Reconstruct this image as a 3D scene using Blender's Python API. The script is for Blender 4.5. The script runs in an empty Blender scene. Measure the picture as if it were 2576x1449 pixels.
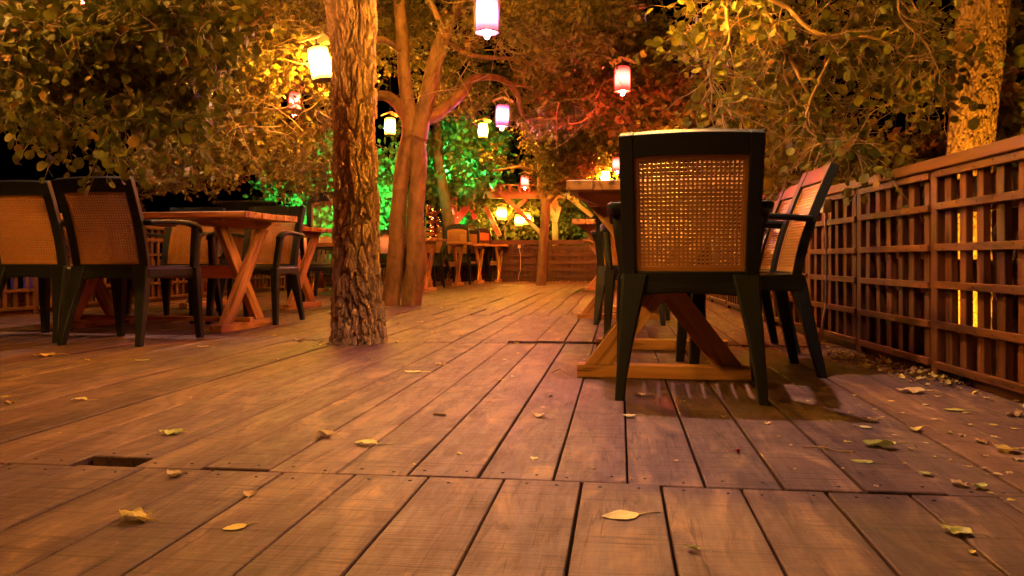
import bpy, math, random
from mathutils import Vector, Matrix, noise
C = bpy.context.scene.collection
R = math.radians
# ------------------------------------------------------------------ camera model
F, HZ, CX, CAMH, YAW = 2092.0, 652.0, 1288.0, 0.46, R(7.4)
cs, sn = math.cos(YAW), math.sin(YAW)
def W(lat, d, z): return Vector((lat*cs - d*sn, lat*sn + d*cs, z))
def U(px, py, d): return W((px-CX)/F*d, d, CAMH + (HZ-py)/F*d)      # photo point at a given distance
def G(px, py, z=0.0):                                               # photo point on a level z
    d = F*(CAMH-z)/(py-HZ)
    return W((px-CX)/F*d, d, z)
def proj(p):
    lat = p.x*cs + p.y*sn; d = -p.x*sn + p.y*cs
    return (CX + lat/d*F, HZ - (p.z-CAMH)/d*F, d) if d > .05 else (0, 0, d)

# ------------------------------------------------------------------ mesh builder
class MB:
    def __init__(s): s.v = []; s.f = []; s.g = []; s.mi = []; s.m = 0
    def add(s, vs, fs, gs=None):
        o = len(s.v); s.v += [tuple(v) for v in vs]; s.f += [tuple(i+o for i in f) for f in fs]
        s.g += ([tuple(g) for g in gs] if gs else [tuple(v) for v in vs]); s.mi += [s.m]*len(fs)
    def box(s, c, size, M=None, ch=0.0, rng=random):
        hx, hy, hz = [a/2 for a in size]; c = Vector(c)
        k = ch
        order = sorted(range(3), key=lambda i: -size[i])
        off = rng.random()*37.0, rng.random()*11.0, rng.random()*13.0
        if k <= 0:
            L = [(x, y, z) for x in (-hx, hx) for y in (-hy, hy) for z in (-hz, hz)]
            fs = [(0,1,3,2),(4,6,7,5),(0,4,5,1),(2,3,7,6),(0,2,6,4),(1,5,7,3)]
        else:
            L = []; fs = []
            for sx in (-1, 1):
                for sy in (-1, 1):
                    for sz in (-1, 1):
                        L += [(sx*hx, sy*(hy-k), sz*(hz-k)), (sx*(hx-k), sy*hy, sz*(hz-k)), (sx*(hx-k), sy*(hy-k), sz*hz)]
            def i(sx, sy, sz, a): return (((sx > 0)*4 + (sy > 0)*2 + (sz > 0))*3 + a)
            for q in (-1, 1):
                fa = [i(q,-1,-1,0), i(q,1,-1,0), i(q,1,1,0), i(q,-1,1,0)]; fs.append(fa if q > 0 else fa[::-1])
                fb = [i(-1,q,-1,1), i(-1,q,1,1), i(1,q,1,1), i(1,q,-1,1)]; fs.append(fb if q > 0 else fb[::-1])
                fc = [i(-1,-1,q,2), i(1,-1,q,2), i(1,1,q,2), i(-1,1,q,2)]; fs.append(fc if q > 0 else fc[::-1])
            for a in (-1, 1):
                for b in (-1, 1):
                    fs.append((i(a,b,-1,0), i(a,b,1,0), i(a,b,1,1), i(a,b,-1,1)) if a*b < 0 else (i(a,b,-1,1), i(a,b,1,1), i(a,b,1,0), i(a,b,-1,0)))
                    fs.append((i(a,-1,b,0), i(a,1,b,0), i(a,1,b,2), i(a,-1,b,2)) if a*b > 0 else (i(a,-1,b,2), i(a,1,b,2), i(a,1,b,0), i(a,-1,b,0)))
                    fs.append((i(-1,a,b,1), i(1,a,b,1), i(1,a,b,2), i(-1,a,b,2)) if a*b < 0 else (i(-1,a,b,2), i(1,a,b,2), i(1,a,b,1), i(-1,a,b,1)))
                    for d in (-1, 1):
                        t = (i(a,b,d,0), i(a,b,d,1), i(a,b,d,2)); fs.append(t if a*b*d > 0 else t[::-1])
        gs = [tuple(p[order[j]] + off[j] for j in range(3)) for p in L]
        vs = []
        for p in L:
            p = Vector(p)
            if M is not None: p = M @ p
            vs.append(p + c)
        s.add(vs, fs, gs)
    def beam(s, a, b, w, t, up=(0,0,1), ch=0.003):                   # bar from a to b, w across, t along up
        a = Vector(a); b = Vector(b); d = b-a; x = d.normalized(); up = Vector(up)
        y = up.cross(x)
        if y.length < 1e-4: y = Vector((0,1,0)).cross(x)
        y.normalize(); z = x.cross(y)
        M = Matrix((x, y, z)).transposed()
        s.box((a+b)/2, (d.length, w, t), M, ch)
    def tube(s, pts, rad, seg=8, cap=True, wob=0.0, seed=0.0):
        pts = [Vector(p) for p in pts]; n = len(pts); vs = []; fs = []; gs = []
        ref = Vector((0.3, 0.9, 0.2)); run = 0
        for i, p in enumerate(pts):
            t = (pts[min(i+1, n-1)] - pts[max(i-1, 0)]).normalized()
            u = ref - t*ref.dot(t)
            if u.length < 1e-3: u = Vector((1,0,0)) - t*t.x
            u.normalize(); ref = u; w = t.cross(u); r = rad[i] if hasattr(rad, '__len__') else rad
            if i: run += (p-pts[i-1]).length
            for k in range(seg):
                a = 2*math.pi*k/seg; dirv = u*math.cos(a) + w*math.sin(a); rr = r
                if wob: rr = r*(1 + wob*noise.noise(dirv*1.3*1.0 + Vector((seed, run/max(r, .01)*.25, seed*.7))) + wob*.5*noise.noise(p*14 + dirv*2.5))
                vs.append(p + dirv*rr); gs.append((run, r*math.cos(a)+seed, r*math.sin(a)))
        for i in range(n-1):
            for k in range(seg):
                k2 = (k+1) % seg
                fs.append((i*seg+k, i*seg+k2, (i+1)*seg+k2, (i+1)*seg+k))
        if cap and seg > 2: fs.append(tuple(range(seg))[::-1]); fs.append(tuple((n-1)*seg+k for k in range(seg)))
        s.add(vs, fs, gs)
    def sweep(s, rows):                                             # rows of equal-length closed sections
        n = len(rows[0]); vs = [v for r in rows for v in r]; fs = []
        for i in range(len(rows)-1):
            for k in range(n):
                k2 = (k+1) % n; fs.append((i*n+k, i*n+k2, (i+1)*n+k2, (i+1)*n+k))
        fs.append(tuple(range(n))[::-1]); fs.append(tuple((len(rows)-1)*n+k for k in range(n)))
        s.add(vs, fs)
    def lathe(s, prof, seg=24, c=(0,0,0)):
        vs = []; fs = []; c = Vector(c)
        for r, z in prof:
            for k in range(seg):
                a = 2*math.pi*k/seg; vs.append(c + Vector((r*math.cos(a), r*math.sin(a), z)))
        for i in range(len(prof)-1):
            for k in range(seg):
                k2 = (k+1) % seg; fs.append((i*seg+k, i*seg+k2, (i+1)*seg+k2, (i+1)*seg+k))
        fs.append(tuple(range(seg))[::-1]); fs.append(tuple((len(prof)-1)*seg+k for k in range(seg)))
        s.add(vs, fs)
    def grid(s, fn, us, vs_, t, skip=None):                         # thick sheet y-offset along its normal, with holes
        nu, nv = len(us)-1, len(vs_)-1; idx = {}; P = []; G_ = []
        def nrm(u, v):
            e = 1e-3; a = fn(u+e, v)-fn(u-e, v); b = fn(u, v+e)-fn(u, v-e); return a.cross(b).normalized()
        for j in range(nv+1):
            for i in range(nu+1):
                p = fn(us[i], vs_[j]); q = nrm(us[i], vs_[j])*(t/2)
                idx[(i, j)] = len(P); P += [p+q, p-q]; G_ += [(p.z, p.x, p.y)]*2
        solid = lambda i, j: 0 <= i < nu and 0 <= j < nv and not (skip and skip(i, j))
        fs = []
        for j in range(nv):
            for i in range(nu):
                if not solid(i, j): continue
                a, b, c, d = idx[(i,j)], idx[(i+1,j)], idx[(i+1,j+1)], idx[(i,j+1)]
                fs.append((a, b, c, d)); fs.append((d+1, c+1, b+1, a+1))
                if not solid(i, j-1): fs.append((b, a, a+1, b+1))
                if not solid(i+1, j): fs.append((c, b, b+1, c+1))
                if not solid(i, j+1): fs.append((d, c, c+1, d+1))
                if not solid(i-1, j): fs.append((a, d, d+1, a+1))
        s.add(P, fs, G_)
    def build(s, name, mats, parent=None, smooth=False, bevel=0.0, loc=None):
        me = bpy.data.meshes.new(name); me.from_pydata(s.v, [], s.f); me.update()
        at = me.attributes.new('grain', 'FLOAT_VECTOR', 'POINT'); at.data.foreach_set('vector', [c for g in s.g for c in g])
        for m in (mats if isinstance(mats, (list, tuple)) else [mats]): me.materials.append(m)
        if any(s.mi): me.polygons.foreach_set('material_index', s.mi)
        if smooth: me.polygons.foreach_set('use_smooth', [True]*len(me.polygons))
        o = bpy.data.objects.new(name, me); C.objects.link(o)
        if parent: o.parent = parent
        if loc is not None: o.location = loc
        if bevel:
            b = o.modifiers.new('bevel', 'BEVEL'); b.width = bevel; b.segments = 2; b.limit_method = 'ANGLE'; b.angle_limit = R(40)
        return o
def tag(o, label=None, cat=None, group=None, kind=None):
    if label: o['label'] = label
    if cat: o['category'] = cat
    if group: o['group'] = group
    if kind: o['kind'] = kind
    return o
def thing(name, label, cat, loc=(0,0,0), rz=0.0, group=None):
    o = bpy.data.objects.new(name, None); C.objects.link(o); o.location = loc; o.rotation_euler = (0, 0, rz)
    o.empty_display_size = .1
    return tag(o, label, cat, group)
KIDS = {}
def reg(o):
    KIDS.setdefault(o.parent.name, []).append(o); return o
def copy_tree(o, label=None, group=None, parent=None):
    c = o.copy(); C.objects.link(c)
    if parent: c.parent = parent
    if label: c['label'] = label
    if group: c['group'] = group
    for ch in KIDS.get(o.name, []):
        KIDS.setdefault(c.name, []).append(copy_tree(ch, parent=c))
    return c

# ------------------------------------------------------------------ materials
def mat(name):
    m = bpy.data.materials.new(name); m.use_nodes = True; nt = m.node_tree
    return m, nt, nt.nodes['Principled BSDF']
def N(nt, typ, **kw):
    n = nt.nodes.new(typ)
    for k, v in kw.items():
        if k in n.inputs.keys(): n.inputs[k].default_value = v
        else: setattr(n, k, v)
    return n
def ramp(nt, src, stops):
    r = nt.nodes.new('ShaderNodeValToRGB'); nt.links.new(src, r.inputs[0]); e = r.color_ramp.elements
    while len(e) < len(stops): e.new(0.5)
    for i, (p, c) in enumerate(stops):
        e[i].position = p; e[i].color = (*c, 1) if len(c) == 3 else c
    return r.outputs[0]
def mix(nt, fac, a, b, mode='MIX'):
    m = nt.nodes.new('ShaderNodeMix'); m.data_type = 'RGBA'; m.blend_type = mode
    for inp, val in ((m.inputs[0], fac), (m.inputs[6], a), (m.inputs[7], b)):
        if isinstance(val, (int, float)): inp.default_value = val
        elif isinstance(val, tuple): inp.default_value = (*val, 1)
        else: nt.links.new(val, inp)
    return m.outputs[2]
def grain_noise(nt, sc, detail=5, rough=.6, dist=0.0, attr='grain'):
    a = N(nt, 'ShaderNodeAttribute', attribute_name=attr)
    mp = nt.nodes.new('ShaderNodeMapping'); nt.links.new(a.outputs['Vector'], mp.inputs[0]); mp.inputs['Scale'].default_value = sc
    n = N(nt, 'ShaderNodeTexNoise', Scale=1.0, Detail=detail, Roughness=rough, Distortion=dist); nt.links.new(mp.outputs[0], n.inputs['Vector'])
    return n.outputs['Fac']
def island(nt): return nt.nodes.new('ShaderNodeNewGeometry').outputs['Random Per Island']
def bump(nt, b, h, strength, dist=.01):
    n = N(nt, 'ShaderNodeBump', Strength=strength, Distance=dist); nt.links.new(h, n.inputs['Height']); nt.links.new(n.outputs[0], b.inputs['Normal'])
def wood(name, light, mid, dark, scorch=.35, rough=.5, var=.25, along=1.6, across=26.0):
    m, nt, b = mat(name)
    g1 = grain_noise(nt, (along, across, across), 6, .62, .6)
    g2 = grain_noise(nt, (along*1.9, across*.85, across*.85), 3, .55, .8); g4 = grain_noise(nt, (along*1.1, 3.5, 3.5), 2, .5, .4)
    col = ramp(nt, g1, [(.3, mid), (.68, light)])
    ga = N(nt, 'ShaderNodeMath', operation='MULTIPLY_ADD'); nt.links.new(g4, ga.inputs[0]); ga.inputs[1].default_value = .55; nt.links.new(g2, ga.inputs[2])
    fac = ramp(nt, ga.outputs[0], [(.92 - scorch*.24, (0,0,0)), (.97 - scorch*.10, (1,1,1))])
    g3 = ramp(nt, g1, [(.35, (1,1,1)), (.62, (.25,.25,.25))])
    fm = N(nt, 'ShaderNodeMath', operation='MULTIPLY'); nt.links.new(fac, fm.inputs[0]); nt.links.new(g3, fm.inputs[1])
    fm2 = N(nt, 'ShaderNodeMath', operation='MULTIPLY'); nt.links.new(fm.outputs[0], fm2.inputs[0]); fm2.inputs[1].default_value = min(1, scorch*1.6)
    col = mix(nt, fm2.outputs[0], col, dark)
    iv = ramp(nt, island(nt), [(0, (1-var,)*3), (1, (1+var*.4,)*3)])
    col = mix(nt, 1.0, col, iv, 'MULTIPLY')
    nt.links.new(col, b.inputs['Base Color']); b.inputs['Roughness'].default_value = rough; b.inputs['Specular IOR Level'].default_value = .25
    bump(nt, b, g1, .35, .004)
    return m
M = {}
M['pine'] = wood('burnt_pine', (.60,.31,.085), (.42,.18,.04), (.045,.016,.006), .62, .45)
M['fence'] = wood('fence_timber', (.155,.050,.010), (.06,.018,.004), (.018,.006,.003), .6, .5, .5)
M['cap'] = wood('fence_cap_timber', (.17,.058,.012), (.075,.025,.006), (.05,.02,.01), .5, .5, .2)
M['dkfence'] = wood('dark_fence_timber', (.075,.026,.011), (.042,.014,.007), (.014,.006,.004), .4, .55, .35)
M['raw'] = wood('raw_timber', (.32,.19,.07), (.22,.12,.04), (.2,.1,.04), .15, .6)
def deck_mat():
    m, nt, b = mat('deck_planks')
    g1 = grain_noise(nt, (2.2, 95, 95), 7, .68, .5)
    g2 = grain_noise(nt, (85, 2.6, 2.6), 5, .65, .35)               # cross saw marks
    g3 = grain_noise(nt, (2.2, 7, 7), 5, .62, 1.0)                 # worn patches
    g4 = grain_noise(nt, (7, 30, 30), 5, .7, .6)
    g5 = grain_noise(nt, (190, 6, 6), 3, .6, .2)
    base = ramp(nt, island(nt), [(0, (.072,.036,.029)), (.35, (.100,.050,.038)), (.7, (.090,.050,.046)), (1, (.122,.058,.036))])
    gr = ramp(nt, g1, [(.30, (.74,.71,.69)), (.66, (1.13,1.11,1.08))])
    col = mix(nt, 1.0, base, gr, 'MULTIPLY')
    worn = ramp(nt, g3, [(.50, (0,0,0)), (.66, (1,1,1))])
    wm = N(nt, 'ShaderNodeMath', operation='MULTIPLY'); nt.links.new(worn, wm.inputs[0])
    nt.links.new(ramp(nt, g4, [(.35, (0.1,.1,.1)), (.7, (.85,.85,.85))]), wm.inputs[1])
    col = mix(nt, wm.outputs[0], col, (.32,.185,.105))
    ck = ramp(nt, grain_noise(nt, (.8, 17, 17), 3, .5, .3), [(.488, (1,1,1)), (.5, (.32,.28,.26)), (.512, (1,1,1))])
    col = mix(nt, ramp(nt, g4, [(.4, (0,0,0)), (.6, (.9,.9,.9))]), col, mix(nt, 1.0, col, ck, 'MULTIPLY'))
    saw = ramp(nt, g2, [(.395, (.48,.44,.42)), (.435, (1,1,1))])
    g6 = grain_noise(nt, (3.5, 11, 11), 6, .7, .5)
    col = mix(nt, 1.0, col, ramp(nt, g6, [(.28, (.52,.47,.45)), (.47, (1,1,1)), (.72, (1.14,1.10,1.0))]), 'MULTIPLY')
    col = mix(nt, ramp(nt, g6, [(.35, (.25,.25,.25)), (.6, (.9,.9,.9))]), col, mix(nt, 1.0, col, saw, 'MULTIPLY'))
    fine = ramp(nt, g5, [(.36, (.62,.59,.57)), (.58, (1.14,1.12,1.08))])
    col = mix(nt, .32, col, mix(nt, 1.0, col, fine, 'MULTIPLY'))
    nt.links.new(col, b.inputs['Base Color'])
    rr = ramp(nt, g4, [(.3, (.50,.50,.50)), (.75, (.80,.80,.80))]); nt.links.new(rr, b.inputs['Roughness']); b.inputs['Specular IOR Level'].default_value = .28
    h = N(nt, 'ShaderNodeMath', operation='ADD'); nt.links.new(g1, h.inputs[0]); nt.links.new(g5, h.inputs[1])
    h2 = N(nt, 'ShaderNodeMath', operation='ADD'); nt.links.new(h.outputs[0], h2.inputs[0]); nt.links.new(saw, h2.inputs[1])
    bump(nt, b, h2.outputs[0], .4, .004)
    return m
M['deck'] = deck_mat()
def plain(name, col, rough=.5, metal=0.0, var=0.0, nscale=8.0, bumps=0.0, coat=0.0):
    m, nt, b = mat(name); b.inputs['Roughness'].default_value = rough; b.inputs['Metallic'].default_value = metal
    n = N(nt, 'ShaderNodeTexNoise', Scale=nscale, Detail=5.0, Roughness=.6)
    tc = nt.nodes.new('ShaderNodeTexCoord'); nt.links.new(tc.outputs['Object'], n.inputs['Vector'])
    v = max(var, .08)
    c = ramp(nt, n.outputs['Fac'], [(.3, tuple(x*(1-v) for x in col)), (.7, tuple(min(1, x*(1+v)) for x in col))])
    nt.links.new(c, b.inputs['Base Color'])
    if bumps: bump(nt, b, n.outputs['Fac'], bumps, .004)
    if coat: b.inputs['Coat Weight'].default_value = coat
    return m
M['plastic'] = plain('green_black_plastic', (.007,.0085,.006), .48, var=.2, nscale=40, bumps=.05)
M['plastic'].node_tree.nodes['Principled BSDF'].inputs['Specular IOR Level'].default_value = .32
M['cane'] = plain('tan_cane_plastic', (.33,.14,.027), .42, var=.08, nscale=30)
M['metalbrass'] = plain('polished_copper', (.80,.45,.22), .16, 1.0)
M['nail'] = plain('dark_nail', (.03,.025,.022), .45, .8)
M['soil'] = plain('dark_soil', (.022,.016,.010), .95, var=.4, nscale=3, bumps=.5)
M['white'] = plain('white_plastic', (.62,.56,.48), .4)
M['cloth'] = plain('cream_cloth', (.62,.48,.33), .85, var=.06)
M['paper'] = plain('pale_paper', (.6,.55,.47), .8)
M['wire'] = plain('black_wire', (.02,.018,.015), .5)
M['lampwood'] = plain('lantern_wood', (.55,.34,.16), .6, var=.15, nscale=20)
M['lampdark'] = plain('dark_lantern_frame', (.10,.05,.03), .6)
M['shed'] = wood('shed_boards', (.10,.04,.022), (.06,.022,.012), (.02,.01,.006), .3, .6)
def bark(name, c1, c2, sc=14.0, rough=.8, stretch=.35, strength=.6, spots=None):
    m, nt, b = mat(name); tc = nt.nodes.new('ShaderNodeTexCoord')
    mp = nt.nodes.new('ShaderNodeMapping'); mp.inputs['Scale'].default_value = (1, 1, stretch); nt.links.new(tc.outputs['Object'], mp.inputs[0])
    n = N(nt, 'ShaderNodeTexNoise', Scale=sc, Detail=8.0, Roughness=.68, Distortion=.4); nt.links.new(mp.outputs[0], n.inputs['Vector'])
    n2 = N(nt, 'ShaderNodeTexNoise', Scale=sc*.28, Detail=3.0); nt.links.new(mp.outputs[0], n2.inputs['Vector'])
    col = ramp(nt, n.outputs['Fac'], [(.3, c1), (.68, c2)])
    col = mix(nt, .6, col, mix(nt, 1.0, col, ramp(nt, n2.outputs['Fac'], [(.3, (.55,.55,.55)), (.7, (1.25,1.2,1.1))]), 'MULTIPLY'))
    nt.links.new(col, b.inputs['Base Color']); b.inputs['Roughness'].default_value = rough
    bump(nt, b, n.outputs['Fac'], strength, .012)
    return m
M['pinebark'] = bark('plated_bark', (.24,.14,.065), (.56,.35,.18), 34, .85, .55, .5)
M['smoothbark'] = bark('smooth_bark', (.10,.050,.016), (.30,.155,.050), 16, .7, .45, .7)
M['roughbark'] = bark('rough_bark', (.13,.07,.025), (.33,.19,.07), 26, .85, .5, .9)
M['darkbark'] = bark('dark_bark', (.05,.03,.018), (.12,.075,.04), 16, .8, .4, .7)
M['twig'] = plain('twig_bark', (.24,.14,.055), .7, var=.2, nscale=20)
def leafm(name, stops, trans=.32, rough=.45):
    m, nt, b = mat(name); col = ramp(nt, island(nt), stops)
    tc = nt.nodes.new('ShaderNodeTexCoord'); n = N(nt, 'ShaderNodeTexNoise', Scale=22.0, Detail=4.0)
    nt.links.new(tc.outputs['Object'], n.inputs['Vector'])
    col = mix(nt, 1.0, col, ramp(nt, n.outputs['Fac'], [(.3, (.72,.72,.72)), (.72, (1.2,1.18,1.1))]), 'MULTIPLY')
    nt.links.new(col, b.inputs['Base Color']); b.inputs['Roughness'].default_value = rough; b.inputs['Specular IOR Level'].default_value = .25
    t = nt.nodes.new('ShaderNodeBsdfTranslucent'); nt.links.new(col, t.inputs[0])
    mx = nt.nodes.new('ShaderNodeMixShader'); mx.inputs[0].default_value = trans
    nt.links.new(b.outputs[0], mx.inputs[1]); nt.links.new(t.outputs[0], mx.inputs[2])
    nt.links.new(mx.outputs[0], nt.nodes['Material Output'].inputs[0])
    return m
M['leaf_big'] = leafm('broad_leaves', [(0, (.070,.078,.010)), (.5, (.115,.122,.014)), (.85, (.18,.16,.018)), (1, (.25,.13,.025))])
M['leaf_small'] = leafm('small_leaves', [(0, (.080,.068,.010)), (.5, (.13,.105,.015)), (.85, (.17,.135,.02)), (1, (.20,.09,.022))])
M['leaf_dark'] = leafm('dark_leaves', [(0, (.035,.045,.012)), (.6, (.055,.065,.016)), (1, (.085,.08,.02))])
M['leaf_ivy'] = leafm('ivy_leaves', [(0, (.05,.085,.02)), (.6, (.08,.12,.03)), (1, (.12,.15,.04))], .3, .35)
M['leaf_vine'] = leafm('vine_leaves', [(0, (.075,.10,.02)), (.6, (.11,.14,.03)), (1, (.17,.17,.04))], .35)
M['dry_yellow'] = leafm('yellow_fallen_leaf', [(0, (.50,.38,.07)), (.5, (.58,.44,.10)), (1, (.46,.30,.05))], .15, .6)
M['dry_pale'] = leafm('pale_fallen_leaf', [(0, (.55,.45,.18)), (1, (.62,.52,.22))], .15, .55)
M['dry_green'] = leafm('green_fallen_leaf', [(0, (.30,.33,.07)), (1, (.38,.36,.09))], .15, .5)
M['dry_brown'] = leafm('brown_fallen_leaf', [(0, (.26,.14,.045)), (.5, (.34,.20,.07)), (1, (.20,.10,.035))], .1, .65)
M['litter'] = leafm('mixed_leaf_litter', [(0, (.20,.10,.03)), (.45, (.34,.20,.06)), (.7, (.50,.36,.08)), (1, (.58,.44,.10))], .12, .6)
M['dry_tan'] = leafm('tan_fallen_leaf', [(0, (.44,.30,.12)), (1, (.50,.35,.16))], .12, .65)
def emit(name, col, st, rim=False, soft=False):
    m, nt, b = mat(name); b.inputs['Base Color'].default_value = (.7*col[0], .6*col[1], .6*col[2], 1)
    b.inputs['Emission Color'].default_value = (*col, 1); b.inputs['Emission Strength'].default_value = st
    if rim:                                                         # bulb falloff painted into the emission; dim coloured ends stand in for halo
        tc = nt.nodes.new('ShaderNodeTexCoord'); sp = nt.nodes.new('ShaderNodeSeparateXYZ'); nt.links.new(tc.outputs['Generated'], sp.inputs[0])
        f = ramp(nt, sp.outputs['Z'], [(0, (.003,)*3), (.10, (.010,)*3), (.24, (.035,)*3), (.37, (.5,)*3), (.5, (1,)*3), (.62, (.5,)*3), (.75, (.035,)*3), (.89, (.010,)*3), (1, (.003,)*3)])
        if soft: f = ramp(nt, sp.outputs['Z'], [(0, (.06,)*3), (.10, (.10,)*3), (.24, (.5,)*3), (.42, (1,)*3), (.6, (1,)*3), (.78, (.45,)*3), (.92, (.10,)*3), (1, (.05,)*3)])
        mu = N(nt, 'ShaderNodeMath', operation='MULTIPLY'); nt.links.new(f, mu.inputs[0]); mu.inputs[1].default_value = st*2.0; nt.links.new(mu.outputs[0], b.inputs['Emission Strength'])
    return m

# ------------------------------------------------------------------ setting: ground, deck
g = MB(); g.add([(-60,-20,-.32),(60,-20,-.32),(60,90,-.32),(-60,90,-.32)], [(0,1,2,3)])
tag(g.build('ground', M['soil']), kind='structure')
rd = random.Random(5)
FX0, FX1 = -5.0, 1.42                                                # deck edges
YEND = 16.95
def deck():
    b = MB(); nails = MB(); rows = [-1.5, 1.72, 4.52, 6.72, 8.9, 11.2, 13.6, YEND]
    pw1, pw2 = .1605, .1555
    a1 = G(1462, 1222).x; a2 = G(1580, 1222).x
    for r in range(len(rows)-1):
        pw, anc = (pw1, a1) if r == 0 else (pw2, a2 + (.0 if r == 1 else rd.uniform(-.02, .02)))
        k0 = int(math.floor((FX0-anc)/pw)); k1 = int(math.ceil((FX1-anc)/pw))
        for k in range(k0, k1):
            x0 = anc + k*pw; x1 = x0+pw; gapL = rd.choice([.0012,.002,.003,.0042]); gapR = rd.choice([.0012,.002,.003,.0048])
            y0, y1 = rows[r]+.003, rows[r+1]-.004
            if r >= 2: y0 += .0
            if r >= 1 and x1 < -1.0:                                  # left half: ends fall elsewhere
                sh = (.9 if k % 2 else 0) if r >= 2 else 0
                if r >= 1 and r < len(rows)-2: y1 += (.9 if k % 2 else 0)
                y0 += sh
            if r >= 2 and x0 >= -1.0 and k % 3 == 0 and r not in (2,):
                pass
            dz = rd.uniform(-.0022, .0022); tl = rd.uniform(-.0018, .0018)
            hole = G(215, 1172)
            if r == 1 and x0 < hole.x-.02 < x1: y0 = rows[1]+.085; 
            if r == 1 and x0 < G(512, 1188).x < x1: y0 = rows[1]+.022
            if r == 2 and -.75 < x0 < .35: dz += .013; y0 += .006
            if r == 2 and x1 > .3: dz += .004
            if r == 0 and rd.random() < .3: y1 -= rd.uniform(.002, .01)
            cx, cy = (x0+x1)/2, (y0+y1)/2
            Mt = Matrix.Rotation(tl, 3, 'Y') @ Matrix.Rotation(rd.uniform(-.0006,.0006), 3, 'Z')
            b.box((cx, cy, -.019+dz), (pw-gapL-gapR, y1-y0, .038), Mt, .0022, rd)
            for ye in (y0+.035, y1-.035):
                for xx in (x0+.04, x1-.04):
                    if ye > 7 or rd.random() < .15: continue
                    xx += rd.uniform(-.012,.012); ye2 = ye + rd.uniform(-.012,.012); q = rd.uniform(.003,.0045)
                    nails.lathe([(q, -.004), (q, .0012), (q*.6, .0018)], 8, (xx, ye2, dz+tl*(cx-xx)))
    o = tag(b.build('deck', M['deck']), kind='structure')
    nails.build('nail_heads', M['nail'], o)
    j = MB()
    for y in (-.2, .7, 1.76, 3.0, 4.52, 5.6, 6.72, 8, 9, 10.2, 11.4, 13, 14.4, 16):
        j.box(((FX0+FX1)/2, y+.03, -.10), (FX1-FX0, .09, .11), None, 0, rd)
    tag(j.build('deck_joists', M['fence']), kind='structure')
deck()

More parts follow.
